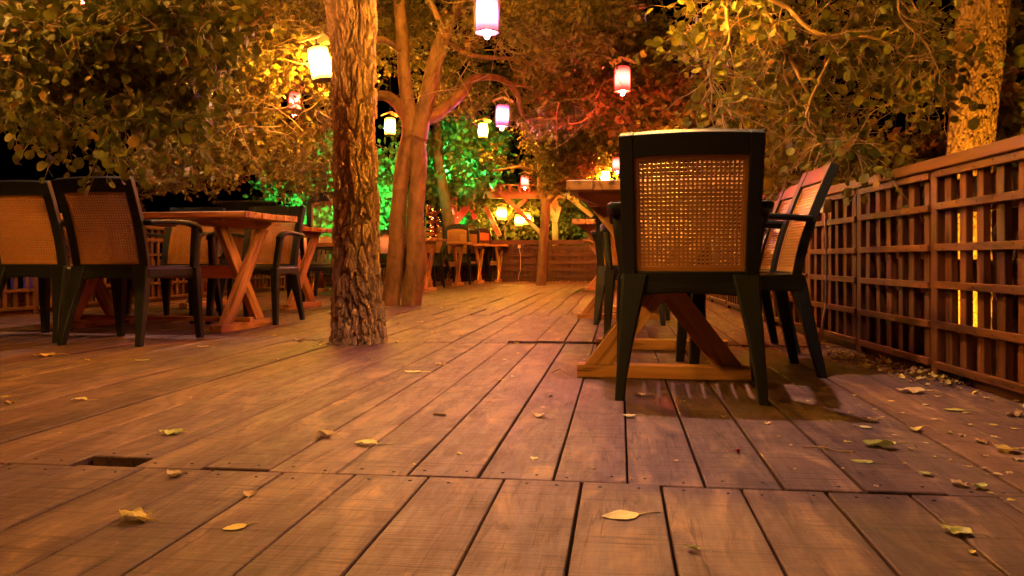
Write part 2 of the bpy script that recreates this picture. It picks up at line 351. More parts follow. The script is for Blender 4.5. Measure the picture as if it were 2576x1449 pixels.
# ------------------------------------------------------------------ chairs
def section(c, hx, hy, k=.25, ax=Vector((1,0,0)), ay=Vector((0,1,0))):
    c = Vector(c); q = 1-k; P = []
    for x, y in ((1,-q),(1,q),(q,1),(-q,1),(-1,q),(-1,-q),(-q,-1),(q,-1)): P.append(c + ax*hx*x + ay*hy*y)
    return P
def make_chair(name, arched):
    root = thing(name, 'x', 'chair'); pl, cn = M['plastic'], M['cane']
    top = .858 if not arched else .90
    z0 = .37; H = top - z0
    def bk(u, v):
        arch = (.045*(1-u*u) if arched else .006*(1-u*u))*max(0, (v-.5)*2)
        w = .218 + .006*v
        if arched: w -= .03*max(0, v-.82)/.18*abs(u)**2
        return Vector((u*w, -.168 - .155*max(0,v)**1.2 - .022*(1-u*u) + .012*math.sin(v*math.pi), z0 + H*v + arch))
    f = MB(); n = 12; lin = lambda a, b, m: [a + (b-a)*i/m for i in range(m+1)]
    vt, vb, uu = .86, .105, .80
    f.grid(bk, lin(-1, -uu, 3), lin(-.02, 1, 16), .038)
    f.grid(bk, lin(uu, 1, 3), lin(-.02, 1, 16), .038)
    f.grid(bk, lin(-uu, uu, n), lin(vt, .998, 4), .034)
    f.grid(bk, lin(-uu, uu, n), lin(-.02, vb, 4), .030)
    reg(f.build('back_frame', pl, root, False, .003))
    p = MB()
    bor = .04; e0, e1, g0, g1 = -uu, uu, vb, vt
    if not arched:
        nx, ny, du, dv = 23, 26, .06, .035
        us = [e0, e0+du]; pu = (e1-e0-2*du)/nx
        for i in range(nx): us += [e0+du+pu*(i+.25), e0+du+pu*(i+.75)]
        us += [e1-du, e1]; vs = [g0, g0+dv]; pv = (g1-g0-2*dv)/ny
        for i in range(ny): vs += [g0+dv+pv*(i+.25), g0+dv+pv*(i+.75)]
        vs += [g1-dv, g1]
        p.grid(bk, us, vs, .005, lambda i, j: 2 <= i < 2+2*nx and 2 <= j < 2+2*ny and i % 2 == 0 and j % 2 == 0)
    else:
        nx, du, dv = 30, .08, .05
        us = [e0, e0+du]; pu = (e1-e0-2*du)/nx
        for i in range(nx): us += [e0+du+pu*(i+.3), e0+du+pu*(i+.7)]
        us += [e1-du, e1]; vs = [g0, g0+dv] + lin(g0+.07, g1-.07, 8) + [g1-dv, g1]
        p.grid(bk, us, vs, .005, lambda i, j: 2 <= i < 2+2*nx and i % 2 == 0 and 2 <= j < 10)
    for a, b_ in ((e0, e0+.05), (e1-.05, e1)): p.grid(lambda u, v: bk(u, v), lin(a, b_, 1), lin(g0, g1, 12), .012)
    for a, b_ in ((g0, g0+.03), (g1-.03, g1)): p.grid(lambda u, v: bk(u, v), lin(e0+.05, e1-.05, 12), lin(a, b_, 1), .0118)
    reg(p.build('back_panel', cn, root))
    s = MB()
    def st(u, v): return Vector((u*(.215+.022*v), -.195 + .43*v, .408 - .018*math.sin(v*3.0)*(1-u*u*.5) - .03*max(0, v-.88)/.12))
    us = [-1, -.86]; k = 9; pu = 1.72/k
    for i in range(k): us += [-.86+pu*(i+.38), -.86+pu*(i+.62)]
    us += [.86, 1]; vs = [0, .06, .12] + lin(.2, .74, 6) + [.8, .88, .94, 1]
    s.grid(st, us, vs, .016, lambda i, j: 2 <= i < 2+2*k and i % 2 == 0 and 2 <= j <= 8)
    for q in (-1, 1):
        s.sweep([section((q*.213, -.19, .372), .014, .03, .3, Vector((1,0,0)), Vector((0,0,1))), section((q*.224, .02, .377), .014, .026, .3, Vector((1,0,0)), Vector((0,0,1))), section((q*.232, .20, .372), .014, .03, .3, Vector((1,0,0)), Vector((0,0,1)))])
    s.sweep([section((x, .225-.012*(x/.2)**2, .368+.010*(1-(x/.2)**2)), .012, .022, .3, Vector((0,1,0)), Vector((0,0,1))) for x in lin(-.205, .205, 8)])
    s.sweep([section((x, -.190, .358+.012*(1-(x/.17)**2)), .012, .022, .3, Vector((0,1,0)), Vector((0,0,1))) for x in lin(-.17, .17, 8)])
    reg(s.build('seat', pl, root, False, .002))
    for q in (-1, 1):
        L = MB(); rows = []
        for t in lin(0, 1, 6):
            xo = .241 - .0185*t; wi = .030 + .058*t**1.4; rows.append(section((q*(xo-wi/2), -.268 + .092*t, .41*t), wi/2, .019 + .011*t, .18))
        L.sweep(rows); reg(L.build('leg', pl, root, False, .002))
        L = MB(); rows = []
        for t in lin(0, 1, 5):
            rows.append(section((q*(.252-.018*t), .245 - .03*t, .40*t), .016 + .012*t, .019 + .010*t, .22))
        L.sweep(rows); reg(L.build('leg', pl, root, False, .002))
        A = MB(); rows = []
        path = [(.236,-.225,.636),(.246,-.15,.642),(.258,-.03,.648),(.266,.08,.648),(.268,.15,.640),(.266,.195,.622),(.264,.212,.600)]
        for i, c in enumerate(path):
            a = Vector(path[max(i-1,0)]); b_ = Vector(path[min(i+1,len(path)-1)]); d = (b_-a).normalized(); sd = Vector((1,0,0)); upv = sd.cross(d)
            rows.append([Vector((q*v.x, v.y, v.z)) for v in section(c, .027, .0125, .35, sd, upv)])
        if q < 0: rows = [r[::-1] for r in rows]
        A.sweep(rows)
        rows = []
        for t in lin(0, 1, 4): rows.append(section((q*(.237+.025*t), .212 - .022*t, .395 + .225*t), .016+.004*t, .032 - .006*t, .25))
        A.sweep(rows); reg(A.build('armrest', pl, root, True, .003))
    return root
CH = {}
protos = {'square': make_chair('plastic_armchair', False), 'arched': make_chair('arched_armchair', True)}
used = set()
def chair(kind, pos, rz, label, group='dark plastic armchairs with cane backs', tip=0.0, sc=1.0):
    if kind in used: o = copy_tree(protos[kind])
    else: o = protos[kind]; used.add(kind)
    o['label'] = label; o['group'] = group
    o.rotation_mode = 'XYZ'
    if tip:                                                          # tipped forward about its front feet
        Mr = Matrix.Translation(Vector(pos)) @ Matrix.Rotation(rz, 4, 'Z') @ Matrix.Translation((0,.245,0)) @ Matrix.Rotation(-tip, 4, 'X') @ Matrix.Translation((0,-.245,0))
        o.matrix_world = Mr
    else:
        o.location = pos; o.rotation_euler = (0,0,rz)
    if sc != 1: o.scale = (sc,)*3
    return o
def seat_at(px_l, py_l, px_r, py_r, back=True):                      # two feet in the photo -> pose
    a, b = G(px_l, py_l), G(px_r, py_r); d = (b-a); rz = math.atan2(d.y, d.x); m = (a+b)/2
    n = Vector((-math.sin(rz), math.cos(rz), 0))
    return m + n*.26, rz
p, rz = seat_at(1580, 1006, 1898, 1016)
chair('square', p, rz, 'large dark armchair seen from behind at the near end of the right table')
pA, rA = seat_at(172, 865, 356, 871); 
SA = 1.03; rA = R(-3.5); xA = Vector((math.cos(rA), math.sin(rA), 0)); n = Vector((-math.sin(rA), math.cos(rA), 0)); pA = G(350, 872) - xA*.225*SA + n*.268*SA
chair('square', pA, rA, 'armchair with its whole cane back to the viewer at the left table', sc=SA)
pB = G(137, 862); pB = pB - xA*.225*SA + n*.268*SA
chair('square', pB, rA+R(1.5), 'armchair cut off by the left edge of the photo, back to the viewer', sc=SA)
pF = (G(513, 816)+G(705, 818))/2; rF = R(180-2); nF = Vector((-math.sin(rF), math.cos(rF), 0))
chair('square', pF - nF*.245, rF, 'armchair facing the viewer behind the crossed legs of the left table')
chair('square', pF - nF*.245 + Vector((-.66, .05, 0)), rF+R(3), 'armchair facing the viewer across the left table, further from its crossed end legs')
# right table: two with their backs to the lattice fence
q1, q2 = G(2082, 950), G(2018, 922)
d1 = q2-q1; r1 = math.atan2(d1.y, d1.x)
rD = R(90+2)
def by_rear(qn, rz): 
    x = Vector((math.cos(rz), math.sin(rz), 0)); y = Vector((-math.sin(rz), math.cos(rz), 0)); return qn + x*.225 + y*.26
chair('square', by_rear(q1 + Vector((-.02,0,0)), rD), rD, 'armchair with its back against the lattice fence, nearer of the two there', sc=.97)
chair('square', by_rear(G(2003, 890), rD), rD+R(1), 'armchair by the lattice fence half hidden behind the nearer one', sc=.97)
e = G(1527, 868); rE = R(180-4); nE = Vector((-math.sin(rE), math.cos(rE), 0)); xE = Vector((math.cos(rE), math.sin(rE), 0))
chair('square', e - nE*.245 - xE*.25, rE, 'armchair facing the viewer at the far end of the right-hand table')
e = G(1499, 822); rE = R(-4); nE = Vector((-math.sin(rE), math.cos(rE), 0)); xE = Vector((math.cos(rE), math.sin(rE), 0))
chair('square', e + nE*.26 + xE*.225, rE, 'armchair back to the viewer at the second table on the right, mostly hidden')
# behind: arched ones, some tipped on to their tables
chair('square', G(640, 778), R(14), 'upright armchair in the second row behind the left table', sc=1.12)
LT2c = None
chair('arched', G(775, 768) + Vector((.10, .35, 0)), R(200), 'arched-back armchair tipped over the small table left of the pine trunk', tip=R(24), sc=1.05)
chair('square', G(838, 748) + Vector((-.05,.5,0)), R(172), 'armchair with a sparkling cane back partly hidden by the pine trunk')
chair('square', G(975, 738), R(176), 'armchair glimpsed between the two big tree trunks behind the cream cloth')

# ------------------------------------------------------------------ tables
def make_table(name, L=1.40, Wd=.715, Ht=.755, feet=.52, rail=False):
    root = thing(name, 'x', 'table'); pine = M['pine']; nb = 7; t = .038
    b = MB(); bw = Wd/nb
    for i in range(nb):
        x = -Wd/2 + bw*(i+.5)
        b.box((x, random.Random(i+len(name)).uniform(-.006,.006), Ht-t/2+random.Random(i*7).uniform(-.001,.001)), (bw-.0022, L+random.Random(i*3).uniform(-.01,.01), t), None, .003)
    reg(b.build('table_top', pine, root))
    ub = Ht-t-.001
    for q in (-1, 1):
        c = MB(); y = q*feet; hw = Wd/2-.035                        # cleat with cut-back ends
        vs = []; gs = []
        for yy in (y-.045, y+.045):
            for x, z in ((-hw, ub), (hw, ub), (hw-.0, ub-.014), (hw-.085, ub-.05), (-hw+.085, ub-.05), (-hw, ub-.014)):
                vs.append((x, yy, z)); gs.append((x+q, yy, z))
        c.add(vs, [(0,1,2,3,4,5), (11,10,9,8,7,6)] + [(i, i+6, (i+1) % 6+6, (i+1) % 6) for i in range(6)], gs)
        reg(c.build('cleat', pine, root, bevel=.002))
        c = MB(); c.box((0, y, .025), (.66, .09, .05), None, .003); reg(c.build('foot_beam', pine, root))
        for s_ in (-1, 1):
            c = MB(); x0, x1, y0, y1 = s_*.245, -s_*.225, y+s_*.0225-.022, y+s_*.0225+.022; hw = .056; zt = ub-.051
            c.add([(x0-hw,y0,.0505),(x0+hw,y0,.0505),(x1+hw,y0,zt),(x1-hw,y0,zt),(x0-hw,y1,.0505),(x0+hw,y1,.0505),(x1+hw,y1,zt),(x1-hw,y1,zt)], [(0,1,2,3),(7,6,5,4),(0,4,5,1),(1,5,6,2),(2,6,7,3),(3,7,4,0)], [(zz+s_*5+q, yy, xx-zz*(x1-x0)/zt) for xx, yy, zz in [(x0-hw,y0,.05),(x0+hw,y0,.05),(x1+hw,y0,zt),(x1-hw,y0,zt),(x0-hw,y1,.05),(x0+hw,y1,.05),(x1+hw,y1,zt),(x1-hw,y1,zt)]]); reg(c.build('leg', pine, root, bevel=.003))
    c = MB(); c.beam((0, -feet+.047, .375), (0, feet-.047, .375), .03, .085); reg(c.build('stretcher', pine, root))
    if rail: c = MB(); c.beam((-.05, -feet-.10, .066), (-.05, feet+.10, .066), .055, .03); reg(c.build('floor_rail', pine, root))
    for y in (-.17, .17):
        c = MB(); c.box((0, y, ub-.013), (Wd-.09, .09, .026), None, .003); reg(c.build('batten', pine, root))
    return root
tproto = make_table('picnic_table'); tlong = make_table('picnic_table', L=1.56, feet=.56, rail=True)
first_table = [True]
def table(pos, rz, label, o=None):
    if o: pass
    elif first_table[0]: o = tproto; first_table[0] = False
    else: o = copy_tree(tproto)
    o['label'] = label; o['group'] = 'burnt pine tables with crossed legs'; o.location = pos; o.rotation_euler = (0,0,rz)
    return o
# right row
fl, fr = G(1455, 947), G(1862, 960); mid = (fl+fr)/2; rR = R(-2.5)
yv = Vector((-math.sin(rR), math.cos(rR), 0))
table(mid + yv*.56 + Vector((.02,0,0)), rR, 'pine picnic table on the right behind the large dark chair back')
t2 = W((1443-CX)/F*6.1+.455, 6.75, 0); table(t2, R(-2), 'second pine table on the right, its end showing beside the far chair')
table(W((1478-CX)/F*12.2+.37, 12.6, 0), R(-2), 'far pine table on the right, mostly hidden by nearer furniture')
# left table, long side to the viewer
a, b_ = G(575, 838), G(708, 817); ang = math.atan2((b_-a).y, (b_-a).x) - R(90); ang = R(-8)
mr = (a+b_)/2; long_dir = Vector((math.cos(R(178)), math.sin(R(178)), 0))
table(mr + long_dir*.60 + Vector((-.05,0,0)), R(90-4), 'pine picnic table on the left with a bright crossed leg frame at its end', tlong)
def end_table(px, py, label, rz=R(90)):                             # px,py: the foot of its aisle end
    e = G(px, py); return table(e + Vector((-.52, 0, 0)), rz, label)
T_far = []
end_table(765, 774, 'small pine table just left of the pine trunk', R(84))
t_s = end_table(1078, 733, 'pine table carrying the copper samovar beside the twin trunk')
end_table(1152, 719, 'pine table in the far left row next after the samovar table')
end_table(1206, 711.5, 'pine table in the far left row, second from the far fence')
end_table(1256, 708.5, 'pine table at the far end of the left row touching the dark lattice fence')
t_c = end_table(985, 736, 'pine table under the cream cloth between the trunks')
# tipped arched chairs of the far left row
for i, (px, py, rr, kd, lb) in enumerate([
    (1128, 724, 176, 'arched', 'arched-back chair tipped on to the samovar table, right beside the samovar'),
    (1098, 722, 184, 'square', 'chair behind the samovar with its cane back tipped forward'),
    (1186, 716.5, 184, 'arched', 'pale-edged arched chair tipped forward at the middle of the far left row'),
    (1215, 711, 175, 'square', 'chair showing only its tan back above the pale-edged arched chair'),
    (1245, 708.5, 172, 'arched', 'tipped arched chair nearest the far lattice fence')]):
    chair(kd, G(px, py) + Vector((-.30, .25, 0)), R(rr), lb, tip=R(24 + 3*(i % 2)))
# cream cloth
def cloth():
    tp = t_c.location; b = MB(); n = 16; vs = []; fs = []
    for j in range(n+1):
        for i in range(n+1):
            x = -.80 + 1.60*i/n; y = -.52 + 1.04*j/n; ex = max(0, abs(x)-.705); ey = max(0, abs(y)-.372)
            z = .759 - (ex+ey)*1.5 - .004
            xx = math.copysign(min(abs(x), .708 + ex*.18), x); yy = math.copysign(min(abs(y), .375 + ey*.2), y)
            z += .004; w = .018*math.sin(x*21+j)*(ex+ey > 0); vs.append((tp.x+xx+w*(ey > 0), tp.y+yy+w*(ex > 0), z))
    for j in range(n):
        for i in range(n): a = j*(n+1)+i; fs.append((a, a+1, a+n+2, a+n+1))
    b.add(vs, fs); o = b.build('tablecloth', M['cloth'], None, True)
    so = o.modifiers.new('thick', 'SOLIDIFY'); so.thickness = .002; so.offset = 1
    tag(o, 'cream tablecloth draped over the table between the tree trunks', 'tablecloth')
cloth()
# samovar
def samovar():
    base = U(1087, 618, 1.0); d = F*.295/(652-614); q = W((1086-CX)/F*11.9, 11.9, .757)
    r = thing('samovar', 'shiny copper samovar with a teapot standing on a far pine table', 'samovar', q)
    b = MB(); b.lathe([(.09,0),(.105,.006),(.10,.02),(.06,.03),(.055,.05),(.085,.07),(.088,.10),(.083,.105),(.088,.11),(.088,.20),(.082,.205),(.09,.215),(.09,.30),(.086,.31),(.05,.325)], 28); b.build('body', M['metalbrass'], r, True)
    b = MB(); b.lathe([(.03,.326),(.062,.345),(.072,.38),(.06,.42),(.035,.435),(.03,.45),(.012,.456),(.014,.47),(.004,.478)], 24, (.03,0,0)); t = b.build('teapot', M['metalbrass'], r, True)
    b = MB(); b.tube([(.09,0,.375),(.13,0,.39),(.15,0,.43)], [.014,.011,.008], 8); b.build('spout', M['metalbrass'], t, True)
    b = MB(); b.lathe([(.034,.326),(.036,.335),(.036,.46),(.042,.465),(.042,.475),(.02,.48)], 20, (-.05,0,0)); b.build('chimney', M['metalbrass'], r, True)
    b = MB(); b.tube([(.085,-.02,.09),(.13,-.03,.09),(.145,-.035,.075)], [.012,.010,.008], 8); b.tube([(.125,-.03,.09),(.125,-.03,.12)], .006, 6); b.build('tap', M['metalbrass'], r, True)
    for s_ in (-1, 1):
        b = MB(); b.tube([(s_*.088,0,.25),(s_*.115,0,.27),(s_*.12,0,.22),(s_*.088,0,.20)], .007, 6); b.build('handle', M['metalbrass'], r, True)
samovar()
# folded paper card on the arm of a chair
b = MB(); q = U(546, 634, 6.55)
b.grid(lambda u, v: q + Vector((u*.045+.02*v, -.01*u*u, v*.09-.04+.02*u)), [-1,-.5,0,.5,1], [0,.5,1], .002)
tag(b.build('paper_napkin', M['paper']), 'pale folded napkin sticking up between two chairs at the left table', 'napkin')

# ------------------------------------------------------------------ fences
def lattice_fence(p0, p1, n, label, H=.85, m='fence', near=False, mcap='cap'):
    p0, p1 = Vector(p0), Vector(p1); D = p1-p0; L = D.length; x = D.normalized(); y = Vector((0,0,1)).cross(x)
    Mx = Matrix((x, y, Vector((0,0,1)))).transposed()
    r = thing('lattice_fence', label, 'fence', p0)
    loc = lambda a, o, z: x*a + y*o + Vector((0,0,z))
    T = M[m]; pl = L/n; rf = random.Random(int(L*100))
    c = MB(); c.box(loc(L/2, .012, H-.022), (L, .085, .044), Mx, .004); c.build('cap_rail', M[mcap], r)
    for k in range(n+1):
        c = MB(); c.box(loc(k*pl, .02, (H-.046)/2), (.055, .06, H-.046), Mx, .003); c.build('post', T, r)
    for k in range(n):
        a0, a1 = k*pl+.029, (k+1)*pl-.029
        ns = int(round((a1-a0)/.122))
        for z in (.054, .205, .359, .506, .661, .785):
            c = MB(); zz = z + rf.uniform(-.004,.004); c.box(loc((a0+a1)/2, -.012 + rf.uniform(-.001,.001), zz), (a1-a0, .018, .028), Mx, .002)
            if near and k >= n-4:
                c.m = 1
                for i in range(ns): c.box(loc(a0 + (i+.5)*(a1-a0)/ns + rf.uniform(-.012,.012), -.0225, zz + rf.uniform(-.006,.006)), (.0055, .002, .0055), Mx, 0)
            c.build('rail', [T, M['nail']], r)
        c = MB(); ns = int(round((a1-a0)/.122))
        for i in range(ns):
            a = a0 + (i+.5)*(a1-a0)/ns; w = rf.uniform(.043, .052)
            c.box(loc(a + rf.uniform(-.008,.008), .0115+rf.uniform(0,.003), .42), (w, .026, .745), Mx @ Matrix.Rotation(rf.uniform(-.02,.02), 3, 'Y'), .002)
        c.build('slat_panel', T, r)
        c = MB()
        for z, hh in ((.70,.13),(.415,.09),(.115,.13)) + (((.575,.08),(.27,.10)) if near and k < n-2 else ()): c.box(loc((a0+a1)/2, .056, z), (a1-a0, .022, hh), Mx, .002)
        c.build('back_boards', M['cap'] if near else T, r)  # near fence: lighter cap timber stands in for warm light on these boards
    c = MB(); c.box(loc(L/2, .03, .016), (L, .03, .055), Mx, .003); c.build('base_board', T, r)
    return r
n0 = G(2576, 1017); n1 = G(2097, 867); dv = (n1-n0).normalized()
A0 = n0 - dv*1.02; A1 = n1 + dv*2.05
fl_ = lattice_fence(A1, A0, 6, 'reddish brown lattice fence along the right side of the deck', near=True)
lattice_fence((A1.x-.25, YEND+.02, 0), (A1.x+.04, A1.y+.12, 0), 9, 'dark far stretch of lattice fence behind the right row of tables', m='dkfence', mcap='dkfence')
lattice_fence((-4.9, 2.5, 0), (-4.9, YEND, 0), 11, 'lattice fence along the left side of the deck behind the tables', H=.83)
def waffle_fence(x0, x1, y, n, label, H=.85):
    r = thing('waffle_fence', label, 'fence', (x0, y, 0)); T = M['dkfence']; L = x1-x0; pl = L/n
    c = MB(); c.box((L/2, .01, H-.045), (L, .07, .09), None, .004); c.build('cap_rail', T, r)
    for k in range(n+1):
        c = MB(); c.box((k*pl, .0, (H-.092)/2), (.07, .06, H-.092), None, .003); c.build('post', T, r)
    for k in range(n):
        a0, a1 = k*pl+.036, (k+1)*pl-.036; c = MB(); m_ = 8
        for i in range(m_): c.box((a0+(i+.5)*(a1-a0)/m_, .012, .39), ((a1-a0)/m_*.56, .016, .72), None, .002)
        for j in range(5): c.box(((a0+a1)/2, -.012, .09+j*.152), (a1-a0, .016, .06), None, .002)
        c.build('lattice_panel', T, r)
        c = MB(); c.box(((a0+a1)/2, .09, .38), (a1-a0, .02, .70), None, 0); c.build('back_board', M['fence'], r)
    c = MB(); c.box((L/2, -.03, .022), (L, .02, .05), None, .003); c.build('base_board', T, r)
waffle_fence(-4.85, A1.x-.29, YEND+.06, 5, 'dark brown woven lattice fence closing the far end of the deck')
# socket boxes and cables
def socket(q, rz, label, H, name='junction_box'):
    r = thing(name, label, 'junction box', q, rz)
    c = MB(); c.box((0,0,0), (.055,.045,.075), None, .004); c.build('box', M['white'], r)
    c = MB(); c.lathe([(.008,0),(.008,.006),(.005,.008)], 12); o = c.build('lid_screw', M['white'], r); o.rotation_euler = (R(90),0,0); o.location = (0,-.022,0)
    c = MB(); pts = [(0,0,-.038),(.01,-.004,-.10),(.028,-.006,-.16),(.028,-.006,-H*.55),(.024,-.006,-H*.72),(.0,-.010,-H*.80),(-.012,-.016,-H*.9),(-.014,-.02,-H+.006)]
    c.tube(pts, .0055, 8); c.build('cable', M['white'], r, True)
q = n1 + dv*(-.02); fy = Vector((0,0,1)).cross((A0-A1).normalized()); q = q - Vector((abs(fy.x),0,0))*.048; zt = CAMH + (652-518)/F*((-q.x*sn+q.y*cs)); q.z = zt
socket(q, R(-90)+math.atan2(-dv.x, dv.y)*1.0, 'white socket box with a white cable down the right lattice fence', zt)
qf = W((1307-CX)/F*16.75, YEND/cs, .70); qf = Vector((qf.x, YEND-.01, .72)); socket(qf, 0, 'small pale socket box with a cable on the far dark fence', .70)

# ------------------------------------------------------------------ lanterns
LCOL = {'yellow': ((1.0,.44,.035), 1.0), 'red': ((1.0,.045,.03), 1.0), 'violet': ((1.0,.55,.55), 1.0), 'pink': ((1.0,.22,.55), 1.0), 'green': ((.06,1.0,.22), 1.0), 'warm': ((1.0,.46,.11), 1.0), 'amber': ((1.0,.455,.095), 1.0), 'gold': ((1.0,.42,.03), 1.0), 'blue': ((.08,.10,1.0), 1.0)}
LP = []                                                            # lantern places, for keeping leaves out of their way
def lantern(q, colour, power, label, rz=0.0, wire=.5, tilt=0.0, hh=.22, rr=.07):
    r = thing('hanging_lantern', label, 'lantern', q, rz, 'coloured lanterns hung in the trees'); r.rotation_euler = (tilt, tilt*.6, rz)
    col, k = LCOL[colour]
    c = MB(); c.lathe([(rr*.2,-hh/2-.002),(rr*.94,-hh/2),(rr,-hh/2+.008),(rr*1.01,-hh*.25),(rr*1.02,0),(rr*1.0,hh*.3),(rr*.98,hh/2-.006),(rr*.9,hh/2)], 22)
    tint = {'red': 8.5, 'pink': 2.4}.get(colour)                     # shade kept dim to show its colour; added bulb below carries the light
    c.build('shade', emit('lit_%s_shade' % colour, col, tint or power, True, bool(tint)), r, True)
    if tint:
        c = MB(); z0 = -hh/2-.034; c.lathe([(.002, z0-.018),(.012, z0-.013),(.018, z0),(.013, z0+.012),(.009, z0+.022)], 14); c.build('bulb', emit('lit_%s_bulb' % colour, col, power*45), r, True)
    c = MB()
    if colour != 'yellow':
        for s_ in (-1, 1): c.box((s_*(rr+.010), 0, .018), (.009, .03, hh+.05), None, .002)
    c.lathe([(rr*.7,-hh/2-.014),(rr+.008,-hh/2-.012),(rr+.008,-hh/2-.005),(rr*.7,-hh/2-.004)], 22)
    c.build('frame', M['lampdark'], r); c = MB(); t = .011
    for s_ in (-1, 1): c.beam((s_*.003, 0, hh/2+.085), (s_*.115, 0, hh/2+.040), .15, t, (0,0,1), .002)
    c.build('roof', M['lampwood'], r)
    c = MB(); c.lathe([(.02,hh/2),(.02,hh/2+.03),(.006,hh/2+.034),(.006,hh/2+.075)], 12); c.build('socket', M['wire'], r)
    c = MB(); c.tube([(0,0,hh/2+.08),(0.004,0,hh/2+.08+wire*.5),(0,0,hh/2+.08+wire)], .0025, 5); c.build('hook_wire', M['wire'], r)
    LP.append((*proj(Vector(q)), rr/max(.3, proj(Vector(q))[2])*F))
    return r
def lan(px, py, hpx, colour, power, label, **kw):
    d = F*.22/hpx; return lantern(U(px, py, d), colour, power, label, **kw)
PW = 1.0
lan(805, 160, 78, 'yellow', 560*PW, 'large bright yellow lantern beside the pine trunk', rz=R(78), tilt=R(-8))
lan(1225, 35, 86, 'pink', 45*PW, 'pink-white lantern cut by the top edge above the twin tree', rz=R(20))
lan(740, 258, 50, 'red', 90*PW, 'red lantern behind branches left of the pine trunk', rz=R(60))
lan(981, 318, 40, 'yellow', 480*PW, 'small yellow lantern between the pine trunk and the twin tree', rz=R(30))
lan(1264, 290, 50, 'pink', 60*PW, 'pink-white lantern hanging at the middle right of the twin tree', rz=R(10), tilt=R(4))
lan(1215, 328, 34, 'yellow', 1200*PW, 'yellow lantern half hidden in leaves below the pink-white pair', rz=R(40))
lan(1566, 198, 58, 'red', 120*PW, 'red lantern with a gable roof high above the large chair', rz=R(-14))
lan(1552, 413, 33, 'red', 110*PW, 'small red lantern just over the right-hand table', rz=R(-10))
lan(1320, 456, 28, 'red', 110*PW, 'small red lantern in the leaves of the thin far tree', rz=R(20))
lan(1523, 446, 30, 'yellow', 1500*PW, 'yellow lantern showing its roof over the right-hand table top', rz=R(15))
def lanp(px, py, d, hh, rr, *a, **k): return lantern(U(px, py, d), *a, hh=hh, rr=rr, **k)
lanp(1262, 537, 18.4, .29, .10, 'yellow', 130*PW, 'left one of the bright yellow lanterns in front of the vines', rz=R(10))
lanp(1306, 554, 17.9, .25, .085, 'yellow', 120*PW, 'middle yellow lantern by the vines, touching its right neighbour', rz=R(60))
lanp(1323, 550, 18.3, .26, .095, 'yellow', 130*PW, 'right yellow lantern by the vines, higher of the touching two', rz=R(-10))
lanp(1151, 556, 18.95, .24, .075, 'green', 160*PW, 'green-white lantern behind the green brace of the pergola')
lanp(1131, 538, 17.0, .24, .075, 'red', 90*PW, 'orange-red lantern half behind the dark far trunk')
# unseen lamps: some implied by the light, some added for brightness
LO = dict(wire=.7)
def pendant(q, col, watts, label, ang):
    r = thing('pendant_lamp', label, 'lamp', q); c = MB()
    c.lathe([(.02,.09),(.035,.085),(.05,.06),(.11,.0),(.106,.0),(.045,.058),(.02,.07)], 24); c.build('lamp_shade', M['wire'], r, True)
    c = MB(); c.lathe([(.004,-.004),(.02,.005),(.026,.025),(.018,.05)], 14); c.build('bulb', emit('lit_white_bulb', col, 12), r, True)
    c = MB(); c.tube([(0,0,.085),(.003,0,.4),(0,0,.8)], .003, 6); c.build('cord', M['wire'], r)
    l = bpy.data.lights.new('pendant_light', 'SPOT'); l.energy = watts; l.color = col; l.spot_size = R(ang); l.spot_blend = .85; l.shadow_soft_size = .03
    o = bpy.data.objects.new('pendant_light', l); C.objects.link(o); o.parent = r; o.location = (0,0,-.012)
pendant(W(.37, 2.93, 2.35), (1.0,.60,.49), 150, 'white pendant lamp hung above the large dark armchair', 104)
pendant(W(-2.5, 5.6, 2.5), (1.0,.60,.46), 110, 'white pendant lamp added out of view above the left table', 90)  # added to brighten the chair backs across the left table
lantern(W(-1.9, .3, 2.3), 'amber', 490*PW, 'amber lantern hung over the near left of the deck', **LO)
lantern(W(1.0, -.6, 2.4), 'amber', 25*PW, 'amber lantern hung behind the viewpoint', **LO)
lantern(W(-2.1, 1.7, 2.25), 'amber', 1100*PW, 'amber lantern hung at the left before the chairs', **LO)
lantern(U(1110, -190, 4.55), 'yellow', 210*PW, 'yellow lantern out of view high beside the pine trunk', **LO)
lantern(W(-2.4, 4.5, 2.5), 'amber', 260*PW, 'amber lantern out of view high over the left picnic table', **LO)
lantern(U(888, 255, 9.6), 'yellow', 800*PW, 'yellow lantern added out of view behind the pine trunk', **LO)  # added to brighten the far deck and left tables
lantern(U(1745, 372, 8.8), 'yellow', 170*PW, 'yellow lantern added out of view behind the large chair back', wire=.5)  # added to light the deck and tables beyond the chair
lantern(U(1010, -110, 6.9), 'yellow', 260*PW, 'added yellow lantern out of view high in the twin tree', **LO)  # added to warm the dark middle canopy
lantern(U(1620, -130, 3.9), 'yellow', 700*PW, 'yellow lantern out of view high over the right table', **LO)
lantern(U(210, -75, 3.9), 'red', 7*PW, 'red lantern out of view high in the broadleaf tree', **LO)

# floodlights on the ground (lit lamps whose light the photo shows on trunk and hedges)
def flood(q, aim, colour, watts, label, ang=70):
    q = Vector(q); aim = Vector(aim); dr = (aim-q).normalized()
    r = thing('floodlight', label, 'floodlight', q)
    r.rotation_mode = 'QUATERNION'; r.rotation_quaternion = dr.to_track_quat('-Z', 'Y')
    c = MB(); c.box((0,0,.03), (.14,.10,.05), None, .005); c.build('housing', M['wire'], r)
    c = MB(); c.box((0,0,.0025), (.12,.08,.004), None, 0); c.build('glass', emit('lit_%s_glass' % colour, LCOL[colour][0], 20), r)
    l = bpy.data.lights.new('flood_lamp', 'SPOT'); l.energy = watts; l.color = LCOL[colour][0]; l.spot_size = R(ang); l.spot_blend = .5; l.shadow_soft_size = .04
    o = bpy.data.objects.new('flood_lamp', l); C.objects.link(o); o.parent = r; o.location = (0,0,-.02)
T4b = W((2432-CX)/F*4.65, 4.65, -.05)
